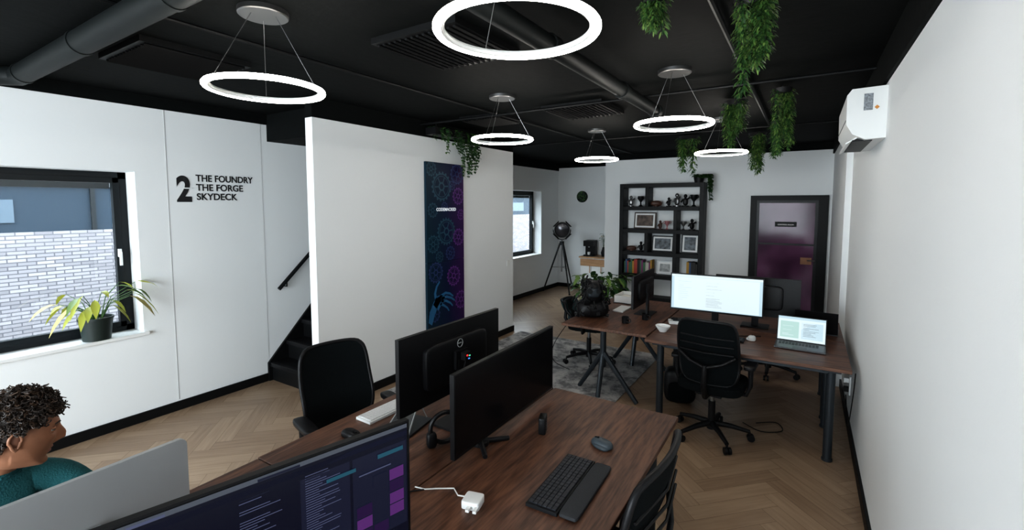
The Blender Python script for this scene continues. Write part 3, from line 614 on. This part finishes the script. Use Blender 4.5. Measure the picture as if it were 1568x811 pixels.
def figurine(x,z,m,s=1,k=0):
    b=B(TR(x,8.44,z,rnd.uniform(-40,40))@Matrix.Scale(s,4))
    if k==0: b.cyl((0,0,.001),(0,0,.015),.05,m); b.sup((0,0,.07),(.07,.05,.11),m,.8,.8); b.sup((0,0,.15),(.05,.05,.06),m); b.tube([(-.03,0,.11),(-.06,0,.06)],.012,m,8); b.tube([(.03,0,.11),(.06,-.02,.13)],.012,m,8)
    elif k==1: b.sup((0,0,.055),(.20,.10,.10),m,.8,.8); b.cyl((0,0,0.001),(0,0,.02),.04,m)
    else: b.lathe([(0,.001),(.04,.001),(.012,.03),(.012,.07),(.045,.12),(.05,.17),(.045,.17),(.03,.12),(0,.09)],(0,0,0),m,n=20); b.ring((.055,0,.14),.02,.005,m,n=14,k=6,rot=(R(90),0,0)); b.ring((-.055,0,.14),.02,.005,m,n=14,k=6,rot=(R(90),0,0))
    b.obj(('figurine','rugby_ball_trophy','trophy_cup')[k])
BR=mat('leather_brown',(.07,.03,.02),.5); PK=mat('pinkish',(.35,.15,.16),.5)
figurine(-2.74,1.89,STEEL,1.1,0); figurine(-2.56,1.89,PLA,1.1,2); figurine(-2.28,1.89,BR,1,1); figurine(-2.06,1.89,PLA,.9,0); figurine(-1.92,1.89,STEEL,1.3,0); figurine(-1.78,1.89,PLA,1.2,0); figurine(-1.64,1.89,BLKM,1.2,2)
figurine(-2.08,1.48,PK,.9,2); figurine(-2.20,1.48,BR,.9,0); figurine(-2.72,1.07,BR,.9,1); figurine(-2.54,1.07,PLA,1,0); figurine(-1.66,1.48,PLA,1.1,0); figurine(-1.80,1.48,STEEL,.9,2)
# ---------------------------------------------------------------- air conditioner
b=B(); y0,y1=3.58,4.42; prof=[(XR,2.33),(XR-.10,2.325),(XR-.165,2.36),(XR-.197,2.42),(XR-.20,2.60),(XR-.175,2.635),(XR,2.64)]
vs=[(x,y,z) for y in(y0,y1) for x,z in prof]; n=len(prof)
b.add(vs,[tuple(range(n)),tuple(range(n,2*n))[::-1]]+[(i,n+i,n+(i+1)%n,(i+1)%n) for i in range(n)],WHITE2)
b.box(XR-.1605,XR-.06,y0+.05,y1-.05,2.322,2.330,PLA); b.cbox((XR-.15,4.0,2.337),(.10,.72,.008),WHITE2,(0,-.55,0))
b.box(XR-.202,XR-.199,y0,y1,2.445,2.449,GREY)
b.box(XR-.115,XR-.07,y0-.002,y0,2.50,2.60,mat('label_grey',(.22,.24,.26),.5,var=.5,bscale=90)); b.cbox((XR-.05,y0-.002,2.515),(.018,.003,.018),mat('warning_orange',(.6,.25,.05),.5),(0,R(45),0))
b.tube([(XR-.02,4.44,2.42),(XR-.02,4.7,2.42),(XR-.02,4.75,2.45),(XR-.02,4.75,2.66)],.018,WHITE2,10)
b.obj('wall_air_conditioner',bevel=.006)
# ---------------------------------------------------------------- plants
def hang(name,x,y,z0,z1,w,dens,ls,mats,strands=4,seed=1):
    rd=random.Random(seed); b=B()
    b.lathe([(0,z0-.0),(w*.8,z0),(w,z0+.04),(w*.9,z0+.04),(0,z0+.03)],(x,y,0),PLA,n=18); b.cyl((x,y,z0+.03),(x,y,HC),.004,BLK,n=6)
    for s in range(strands):
        px,py=x+rd.uniform(-w,w)*.8,y+rd.uniform(-w,w)*.8; L=(z0-z1)*rd.uniform(.55,1) if s else z0-z1; n=max(4,int(L/.03)); pts=[]
        for i in range(n+1): pts.append((px,py,z0+.02-L*i/n)); px+=rd.uniform(-.010,.010)+(x-px)*.02; py+=rd.uniform(-.010,.010)+(y-py)*.02
        b.tube(pts,.002,G2,4)
        for i in range(int(L*dens)):
            t=rd.random(); k=min(int(t*n),n-1); p=Vector(pts[k]); a=rd.uniform(0,6.28); wd=w*.5*(1-.45*t)
            q=p+Vector((math.cos(a),math.sin(a),0))*rd.uniform(0,wd)+Vector((0,0,rd.uniform(-.02,.02)))
            b.leaf(q,(math.cos(a),math.sin(a),rd.uniform(-.9,.2)),ls*rd.uniform(.7,1.3),ls*.42,rd.choice(mats),.5)
    b.obj(name)
FG=[G1,G1,G2,G3]; ZH=2.81
hang('hanging_fern',-.24,2.40,ZH,2.40,.080,900,.024,FG,7,1)
hang('hanging_fern',-.61,2.12,ZH,2.66,.055,900,.024,FG,6,2)
hang('hanging_fern',-.57,4.65,ZH,2.40,.10,800,.028,FG,8,3)
hang('hanging_fern',-.20,4.35,ZH,2.31,.075,750,.027,[G1,G2,G3],6,4)
hang('hanging_fern',-.57,6.85,ZH,2.30,.11,600,.034,[G1,G2,G3],6,5)
hang('hanging_fern',-1.39,6.7,ZH,2.33,.13,260,.045,[G1,G2,G3],6,6)
hang('hanging_fern',-.30,6.0,ZH,2.42,.08,500,.034,[G1,G2],4,16)
rd=random.Random(9); b=B(); b.box(XP+.02,XP+.17,4.0,5.0,2.72,2.80,PLA)
for y_ in(4.1,4.9): b.cyl((XP+.09,y_,2.80),(XP+.09,y_,HC),.005,BLKM,n=6)
for s in range(30):
    py=rd.uniform(4.02,4.98); px=XP+rd.uniform(.04,.2); L=rd.uniform(.1,.28) if py<4.45 else rd.uniform(.15,.54); n=int(L/.04)+2; z=2.80
    pts=[(px,py,z)]; px+=.03
    for i in range(n): z-=L/n; pts.append((px,py,z)); px+=rd.uniform(-.008,.01); py+=rd.uniform(-.01,.01)
    b.tube(pts,.002,G2,4)
    for p in pts:
        for k in range(3): a=rd.uniform(0,6.28); b.leaf(p,(abs(math.cos(a)),math.sin(a),rd.uniform(-.6,.3)),rd.uniform(.03,.045),.034,rd.choice([G2,G2,G1]),.4)
for s in range(90): a=rd.uniform(0,6.28); b.leaf((XP+rd.uniform(.05,.16),rd.uniform(4.0,5.0),2.80),(math.cos(a),math.sin(a),rd.uniform(0,.3)),.05,.038,rd.choice([G2,G1]),.3)
b.obj('trailing_wall_planter')
rd=random.Random(11); b=B(); b.lathe([(0,2.301),(.07,2.301),(.09,2.40),(.08,2.40),(0,2.38)],(-1.56,8.40,0),PLA,n=20)
for s in range(26):
    a=rd.uniform(-2.2,.8); c_,s_=math.cos(a),math.sin(a); px,py,z=-1.56,8.40,2.39; pts=[(px,py,z)]
    L=rd.uniform(.10,.42)
    for i in range(8):
        if i<3: px+=c_*.06; py+=s_*.045; z+=.012
        else: z-=L/5
        pts.append((px,py,z))
    out=(pts[-1][0]>-1.41)
    if not out: pts=pts[:4]
    b.tube(pts,.003,G2,4)
    for p in pts:
        for k in range(3): a2=rd.uniform(0,6.28); b.leaf(p,((abs(math.cos(a2))*.6 if out and p[2]<2.38 else math.cos(a2)),-abs(math.sin(a2)),rd.uniform(-.3,.3)),.065,.045,rd.choice([G2,G1,G2]),.3)
b.obj('pothos_plant')
def potplant(name,x,y,z,pr,ph,n,L0,W0,mats,potm,seed,spread=1.0,stem=.5,clamp=None,droop=.5):
    rd=random.Random(seed); b=B()
    b.lathe([(0,z+.001),(pr*.78,z+.001),(pr*.95,z+ph*.9),(pr,z+ph*.9),(pr,z+ph),(pr*.9,z+ph),(pr*.88,z+ph*.85),(0,z+ph*.85)],(x,y,0),potm,n=28); b.lathe([(0,z+ph*.87),(pr*.88,z+ph*.87)],(x,y,0),SOIL,n=20)
    for i in range(n):
        a=rd.uniform(0,6.28); c_,s_=math.cos(a),math.sin(a); hh=stem*rd.uniform(.35,1); o=rd.uniform(.25,1)*spread*stem
        p0=Vector((x+c_*pr*.3,y+s_*pr*.3,z+ph*.85)); p2=Vector((x+c_*(pr*.3+o),y+s_*(pr*.3+o),z+ph*.85+hh)); p1=(p0+p2)/2+Vector((-c_*o*.2,-s_*o*.2,hh*.15))
        b.tube([p0,p1,p2],[.004,.003,.002],G1,5)
        b.leaf(p2,(c_,s_,rd.uniform(-.5,.5)),L0*rd.uniform(.6,1.15),W0*rd.uniform(.7,1.1),rd.choice(mats),droop)
    if clamp: b.v=[(max(a,clamp[0]),(min(c,clamp[1]) if a<XL+.02 else c),d) for a,c,d in b.v]
    return b.obj(name)
potplant('potted_houseplant',-4.975,1.36,.803,.118,.19,24,.17,.058,[GY,GY,GY,GY2,G3],POT,21,.85,.30,clamp=(-5.07,1.655),droop=.7)
potplant('potted_houseplant',-2.67,6.8,0,.17,.34,170,.16,.09,[G1,G2,G3],mat('white_pot',(.6,.6,.58),.5),23,.66,.56)
b=B(); b.cyl((-4.31,YBA-.002,2.10),(-4.31,YBA-.03,2.10),.13,BLKM,n=32); rd=random.Random(31)
for i in range(150): a=rd.uniform(0,6.28); q=.115*math.sqrt(rd.random()); b.sup((-4.31+q*math.cos(a),YBA-.034,2.10+q*math.sin(a)),(.03,.02,.03),rd.choice([G2,G2,GREY,G1,PLA]),1,1,6,4)
b.obj('moss_wall_disc')
b=B(); b.box(-4.12,-3.36,9.30,9.76,.0,.77,WHITE2); b.box(-4.15,-3.33,9.27,9.78,.77,.80,LWOOD)
for x in(-3.87,-3.61): b.box(x-.002,x+.002,9.298,9.30,.05,.75,GREY)
for x in(-3.90,-3.64,-3.40): b.box(x-.01,x,9.28,9.30,.45,.6,LWOOD)
b.box(-4.12,-3.36,9.29,9.30,.60,.75,LWOOD)
b.obj('storage_cabinet',bevel=.002)
b=B(TR(-3.98,9.5,.80,5)); b.box(-.11,.11,-.15,.15,.001,.03,PLA); b.box(-.11,.11,.0,.15,.03,.30,PLA); b.box(-.11,.11,-.15,.15,.22,.34,PLA); b.cyl((0,-.09,.19),(0,-.09,.22),.02,STEEL); b.lathe([(0,.031),(.03,.031),(.035,.09),(.031,.09),(0,.04)],(0,-.09,0),WHITE2,n=16); b.obj('coffee_machine',bevel=.012)
b=B(); b.lathe([(0,.801),(.04,.801),(.055,.88),(.03,.97),(.025,1.0),(.02,1.0),(0,.85)],(-3.68,9.52,0),PLA,n=20); rd=random.Random(5)
for i in range(6):
    p=(-3.68+rd.uniform(-.1,.1),9.52+rd.uniform(-.06,.06),1.0+rd.uniform(.2,.42)); b.tube([(-3.68,9.52,.95),((p[0]-3.68)/2,(p[1]+9.52)/2,1.15),p],.003,G2,4)
    for k in range(3): b.leaf(Vector(p)-Vector((0,0,.05*k)),(rd.uniform(-1,1),rd.uniform(-1,0),.3),.10,.04,rd.choice([G1,GY2]),.4)
b.obj('vase_with_stems')
# tripod studio lamp
b=B(); cx,cy=-4.50,9.15
for a in(200,320,80):
    fx,fy=cx+.42*math.cos(R(a)),cy+.42*math.sin(R(a)); fx=max(fx,XL+.04)
    b.tube([(cx+.04*math.cos(R(a)),cy+.04*math.sin(R(a)),1.08),(fx,fy,.01)],[.020,.014],BLKM,10); b.tube([(cx,cy,.55),((cx+fx)/2,(cy+fy)/2,.55)],.007,STEEL,6)
    b.sup((fx,fy,.015),(.05,.05,.03),PLA)
b.cyl((cx,cy,.45),(cx,cy,1.16),.016,STEEL); b.cyl((cx,cy,1.04),(cx,cy,1.12),.05,BLKM)
hd=Vector((.45,-.87,-.05)).normalized(); sd=Vector((.87,.45,0)).normalized(); c0=Vector((cx,cy,1.38))
ark=[c0+sd*.19*math.cos(t)+Vector((0,0,1))*(-.22*math.sin(t)) for t in [math.pi*i/12 for i in range(13)]]; b.tube(ark,.010,BLKM,8)
rot=hd.to_track_quat('Z','Y').to_euler()
b.lathe([(0,-.16),(.07,-.155),(.10,-.12),(.12,-.04),(.165,.06),(.17,.13),(.16,.13),(.155,.06),(.0,.045)],c0,BLKM,n=32,rot=rot); b.lathe([(0,.10),(.08,.096),(.145,.08)],c0,mat('lamp_lens',(.10,.10,.11),.15,.5),n=32,rot=rot)
b.ring(c0+hd*.13,.168,.008,STEEL,n=36,k=8,rot=rot)
for k in range(4):
    a=R(90*k+45); u=Vector((0,0,1)); o_=sd*math.cos(a)+u*math.sin(a); t_=sd*-math.sin(a)+u*math.cos(a); p=c0+hd*.13+o_*.17; q=p+hd*.05+o_*.03
    b.add([p-t_*.07,p+t_*.07,q+t_*.09,q-t_*.09],[(0,1,2,3)],BLKM)
b.obj('tripod_studio_lamp')
b=B(TR(-.98,4.62,0,15)); b.sup((0,0,.17),(.30,.18,.34),PLA,.5,.5); b.tube([(-.06,0,.32),(-.05,0,.42),(.05,0,.42),(.06,0,.32)],.01,PLA,8); b.sup((0,-.10,.13),(.22,.06,.18),FAB,.5,.5); b.obj('backpack')
# ---------------------------------------------------------------- person
man=empty('seated_man',(0,0,0))
N={ 'pel':((-2.56,.33,.62),.112,'J'),'waist':((-2.54,.33,.72),.115,'T'),'chest':((-2.47,.335,.84),.128,'T'),'uch':((-2.42,.34,.925),.092,'T'),'nb':((-2.375,.350,.985),.060,'T'),'nk':((-2.345,.362,1.025),.052,'T'),'hd':((-2.31,.375,1.09),.052,'T'),
 'lc':((-2.41,.44,.925),.068,'T'),'ls':((-2.40,.525,.895),.064,'T'),'lu':((-2.33,.575,.83),.052,'T'),'le':((-2.25,.60,.76),.045,'T'),'lm':((-2.15,.56,.790),.040,'T'),'lw':((-2.02,.50,.775),.028,'T'),
 'rc':((-2.42,.24,.925),.068,'T'),'rs':((-2.41,.155,.895),.064,'T'),'ru':((-2.35,.105,.83),.052,'T'),'re':((-2.27,.08,.76),.045,'T'),'rm':((-2.17,.12,.790),.040,'T'),'rw':((-2.04,.18,.775),.028,'T'),
 'lh':((-2.50,.43,.60),.088,'J'),'lt':((-2.30,.46,.59),.076,'J'),'lk':((-2.08,.48,.56),.060,'J'),'lcf':((-2.10,.48,.33),.055,'J'),'la':((-2.13,.48,.10),.038,'J'),'lf':((-2.02,.48,.045),.038,'B'),
 'rh':((-2.50,.23,.60),.088,'J'),'rt':((-2.30,.20,.59),.076,'J'),'rk':((-2.08,.18,.56),.060,'J'),'rcf':((-2.10,.18,.33),.055,'J'),'ra':((-2.13,.18,.10),.038,'J'),'rf':((-2.02,.18,.045),.038,'B')}
Ed=[('pel','waist'),('waist','chest'),('chest','uch'),('uch','nb'),('nb','nk'),('nk','hd'),('uch','lc'),('lc','ls'),('ls','lu'),('lu','le'),('le','lm'),('lm','lw'),('uch','rc'),('rc','rs'),('rs','ru'),('ru','re'),('re','rm'),('rm','rw'),('pel','lh'),('lh','lt'),('lt','lk'),('lk','lcf'),('lcf','la'),('la','lf'),('pel','rh'),('rh','rt'),('rt','rk'),('rk','rcf'),('rcf','ra'),('ra','rf')]
keys=list(N); me=bpy.data.meshes.new('tmp'); me.from_pydata([N[k][0] for k in keys],[(keys.index(a),keys.index(c)) for a,c in Ed],[])
ob=bpy.data.objects.new('tmp',me); col.objects.link(ob); sk=ob.modifiers.new('s','SKIN'); sk.use_smooth_shade=True; sb=ob.modifiers.new('ss','SUBSURF'); sb.levels=2; sb.render_levels=2
for i,k in enumerate(keys):
    d=me.skin_vertices[0].data[i]; r_=N[k][1]; d.radius=(r_,r_); d.use_root=(k=='pel')
bpy.context.view_layer.update(); dg=bpy.context.evaluated_depsgraph_get()
m2=bpy.data.meshes.new_from_object(ob.evaluated_get(dg)); bpy.data.objects.remove(ob)
m2.materials.clear()
for m in(TEAL,SKIN,JEAN,BLK): m2.materials.append(m)
lab={'T':0,'S':1,'J':2,'B':3}
NKP=Vector((-2.365,.355,1.005)); NKN=Vector((.42,.12,.9)).normalized()
def near(p):
    best=9;bl=0
    for a,c in Ed:
        A=Vector(N[a][0]);C_=Vector(N[c][0]); t=max(0,min(1,(p-A).dot(C_-A)/(C_-A).length_squared)); d=(p-(A+(C_-A)*t)).length-(N[a][1]*(1-t)+N[c][1]*t)
        if d<best: best=d; bl=N[a][2] if t<.5 else N[c][2]
    return lab[bl]
for f in m2.polygons:
    c=f.center; f.use_smooth=True
    if (c-NKP).dot(NKN)>0 and c.z>.95: f.material_index=1
    elif c.x>-2.075 and c.z>.735: f.material_index=1
    else: f.material_index=near(c)
body=bpy.data.objects.new('body',m2); col.objects.link(body); body.parent=man
b=B(); q=Vector((0,0,1)).rotation_difference(NKN).to_euler(); b.ring(NKP,.054,.010,TEAL,n=28,k=8,rot=q); b.ring(NKP+NKN*.012,.051,.008,TEAL,n=28,k=8,rot=q); b.obj('shirt_collar',man)
HM=Matrix.Translation((-2.285,.395,1.138))@Matrix.Rotation(R(-8),4,'Z')@Matrix.Rotation(R(-14),4,'X')@Matrix.Scale(1.06,4)
bm=bmesh.new(); bmesh.ops.create_icosphere(bm,subdivisions=6,radius=1)
bumps=[((0,.100,.004),(.009,.05,.018),(0,.010,0)),((0,.104,-.014),(.011,.05,.017),(0,.020,-.001)),((0,.104,-.027),(.014,.05,.009),(0,.014,0)),((.014,.1,-.033),(.008,.03,.007),(.003,.005,0)),((-.014,.1,-.033),(.008,.03,.007),(-.003,.005,0)),
 ((.031,.090,.012),(.016,.03,.011),(0,-.009,0)),((-.031,.090,.012),(.016,.03,.011),(0,-.009,0)),((.026,.095,.034),(.024,.03,.010),(0,.005,0)),((-.026,.095,.034),(.024,.03,.010),(0,.005,0)),
 ((0,.095,-.053),(.020,.03,.0055),(0,.006,0)),((0,.095,-.066),(.018,.03,.006),(0,.006,0)),((0,.095,-.0595),(.020,.03,.0022),(0,-.003,0)),((0,.09,-.078),(.02,.03,.007),(0,-.004,0)),((0,.085,-.098),(.020,.03,.013),(0,.007,0)),((.043,.075,-.018),(.022,.03,.018),(.002,.004,0)),((-.043,.075,-.018),(.022,.03,.018),(-.002,.004,0)),((.056,.01,-.072),(.02,.04,.02),(.004,0,0)),((-.056,.01,-.072),(.02,.04,.02),(-.004,0,0))]
for v in bm.verts:
    x,y,z=v.co; p=Vector((x*.075,y*.097,z*.118))
    if z<0:
        t=-z; p.x*=1-.24*t*t; w=min(1,max(0,(y+.3)/.6))
        if y>0: p.y+=(.097*math.sqrt(max(0,1-x*x))*.90-p.y)*min(1,t*1.15)*min(1,y/.25)*.60
        p.y+=.016*t*t*w
        if y<0: p.y*=1-.35*t
        p.z*=.97
    if y<0 and z>-.2: p.y*=1.05
    q_=p.copy()
    if y>-.1:
        for c,s,d in bumps:
            g=math.exp(-((q_.x-c[0])/s[0])**2-((q_.y-c[1])/(s[1]*2))**2-((q_.z-c[2])/s[2])**2); p+=Vector(d)*g
    v.co=p
def front(x,z):
    best=-1
    for v in bm.verts:
        if abs(v.co.x-x)<.004 and abs(v.co.z-z)<.004 and v.co.y>best: best=v.co.y
    return best
ey=front(.031,.012); by=front(.03,.034)
for f in bm.faces:
    c=f.calc_center_median(); f.smooth=True
    if c.y>.06 and ((c.x/.023)**2+((c.z+.060)/.0115)**2)<1: f.material_index=1
bm.transform(HM); me=bpy.data.meshes.new('head'); bm.to_mesh(me); bm.free(); me.materials.append(SKIN); me.materials.append(LIP)
o=bpy.data.objects.new('head',me); col.objects.link(o); o.parent=man
b=B(HM)
EYE=mat('eye_white',(.48,.45,.41),.2); IR=mat('iris_brown',(.03,.015,.008),.1); EARIN=mat('ear_inner',(.20,.085,.05),.6)
for s in(-1,1):
    b.sup((s*.031,ey-.0090,.012),(.024,.024,.013),EYE,1,1,16,10); b.sup((s*.031,ey+.0016,.0115),(.010,.0045,.010),IR,1,1,12,8)
    b.sup((s*.031,ey-.0083,.0175),(.029,.027,.011),SKIN,1,1,16,8); b.sup((s*.031,ey-.0085,.0055),(.028,.025,.009),SKIN,1,1,16,8)
    b.tube([(s*.019,ey+.001,.0135),(s*.030,ey+.0045,.0145),(s*.043,ey-.004,.0125)],[.0008,.0013,.0008],HAIR,6)
    b.tube([(s*.012,by+.003,.030),(s*.028,by+.0015,.037),(s*.046,by-.011,.033)],[.0022,.003,.0015],HAIR,6)
    E=Matrix.Rotation(R(12),3,'X'); ear=[]
    for i in range(20):
        t=2*math.pi*i/20; yy=.015*math.cos(t)*(1 if math.sin(t)>-.3 else .7); zz=.027*math.sin(t); v=E@Vector((0,yy,zz)); ear.append((s*(.077+(.006 if yy<0 else 0)),-.008+v.y,-.004+v.z))
    b.tube(ear,.0042,SKIN,8,True); b.sup((s*.0755,-.008,-.004),(.010,.026,.048),EARIN,1,1,14,8,rot=(R(12),0,0)); b.sup((s*.078,-.003,-.028),(.008,.012,.014),SKIN,1,1,10,6); b.sup((s*.078,.004,-.008),(.007,.008,.014),SKIN,1,1,10,6)
b.obj('face_features',man,angle=80)
rd=random.Random(44); b=B(HM)
b.sup((0,-.008,.020),(.158,.196,.202),HAIR,1,1,40,24)
inv=HM.inverted(); loc=[inv@Vector(v) for v in b.v]
def hairzone(p): return (p.z>.060) or (p.y<.050 and p.z>.034) or (p.y<.010 and p.z>.016) or (p.y<-.022 and p.z>-.035) or (p.y<-.045 and p.z>-.06)
fs=[];ms=[]
for f,mm in zip(b.f,b.m):
    c=sum((loc[i] for i in f),Vector())/len(f)
    if hairzone(c): fs.append(f); ms.append(mm)
b.f=fs;b.m=ms
cnt=0
while cnt<1300:
    n_=Vector((rd.gauss(0,1),rd.gauss(0,1),rd.gauss(0,1))).normalized(); p=Vector((n_.x*.079,n_.y*(.098 if n_.y>0 else .106),n_.z*.118+(.003 if n_.z>0 else 0)))
    if not hairzone(p): continue
    cnt+=1; top=max(0,min(1,(p.z-.01)/.09)); Lc=.007+.028*top*rd.uniform(.5,1.1); rad=.003+.004*top
    a=n_.orthogonal().normalized(); c2=n_.cross(a); ph=rd.uniform(0,6.28); tilt=a*rd.uniform(-.7,.7)+c2*rd.uniform(-.7,.7); pts=[]
    for i in range(10):
        t=i/9; an=ph+t*10; pts.append(p+(n_+tilt*t)*Lc*t+(a*math.cos(an)+c2*math.sin(an))*rad)
    b.tube(pts,.0020,HAIR2 if rd.random()<.35 else HAIR,4)
b.obj('curly_hair',man)
for tag,w0,sg_ in(('left_hand',(-2.02,.50,.775),1),('right_hand',(-2.04,.18,.775),-1)):
    b=B(Matrix.Translation(w0)@Matrix.Rotation(R(-20*sg_),4,'Z'))
    b.tube([(-.01,0,0),(.02,0,-.004),(.06,0,-.006),(.088,0,-.008)],[.026,.030,.034,.026],SKIN,14); b.v=[(x,y,.76+(z-.76)*.62) for x,y,z in b.v]
    for i,(yy,L) in enumerate(((-.030,.062),(-.011,.074),(.010,.078),(.030,.070))):
        y_=-yy*sg_; b.tube([(.07,y_*.9,-.003),(.092,y_,.001),(.092+L*.45,y_*1.1,-.002),(.092+L*.75,y_*1.15,-.012),(.092+L*.95,y_*1.15,-.021)],[.0095,.0095,.0085,.008,.005],SKIN,10)
    b.tube([(.02,-.022*sg_,-.006),(.045,-.042*sg_,-.010),(.068,-.054*sg_,-.016),(.085,-.058*sg_,-.022)],[.013,.011,.0095,.006],SKIN,10)
    b.obj(tag,man,angle=80)
# ---------------------------------------------------------------- light and world
w=bpy.data.worlds.new('World'); scene.world=w; w.use_nodes=True; nt=w.node_tree; bg=nt.nodes['Background']
bg.inputs['Color'].default_value=(.85,.93,1,1); bg.inputs['Strength'].default_value=5.5
def area(name,loc,rot,sx,sy,portal=True,energy=0,c=(1,1,1)):
    l=bpy.data.lights.new(name,'AREA'); l.shape='RECTANGLE'; l.size=sx; l.size_y=sy; l.energy=energy; l.color=c
    if portal: l.cycles.is_portal=True
    o=bpy.data.objects.new(name,l); o.location=loc; o.rotation_euler=rot; col.objects.link(o)
area('daylight_portal_a',(XL-.28,(W1[0]+W1[1])/2,1.5),(0,R(-90),0),1.4,1.95)
area('daylight_portal_b',(XL-.28,(W2[0]+W2[1])/2,1.52),(0,R(-90),0),1.36,1.66)
area('daylight_portal_c',(-2.25,YF-.15,1.475),(R(90),0,0),4.7,2.25)
area('added_front_fill',(-2.25,YF+.02,1.475),(R(90),0,0),4.6,2.15,False,100,(.93,.975,1))  # added area lamp inside the unseen glazing, fill on top of the sky
# ---------------------------------------------------------------- camera
cd=bpy.data.cameras.new('camera'); cam=bpy.data.objects.new('camera',cd); col.objects.link(cam)
cd.sensor_width=36; cd.sensor_fit='HORIZONTAL'; cd.lens=710/1568*36; cd.shift_y=-40/1568; cd.clip_start=.03
cam.location=(0,0,1.93); cam.rotation_euler=(R(90-4.27),0,R(32.35)); scene.camera=cam
scene.view_settings.view_transform='Standard'; scene.view_settings.exposure=.56
try: scene.view_settings.look='Medium High Contrast'
except Exception as ex: print('look',ex)
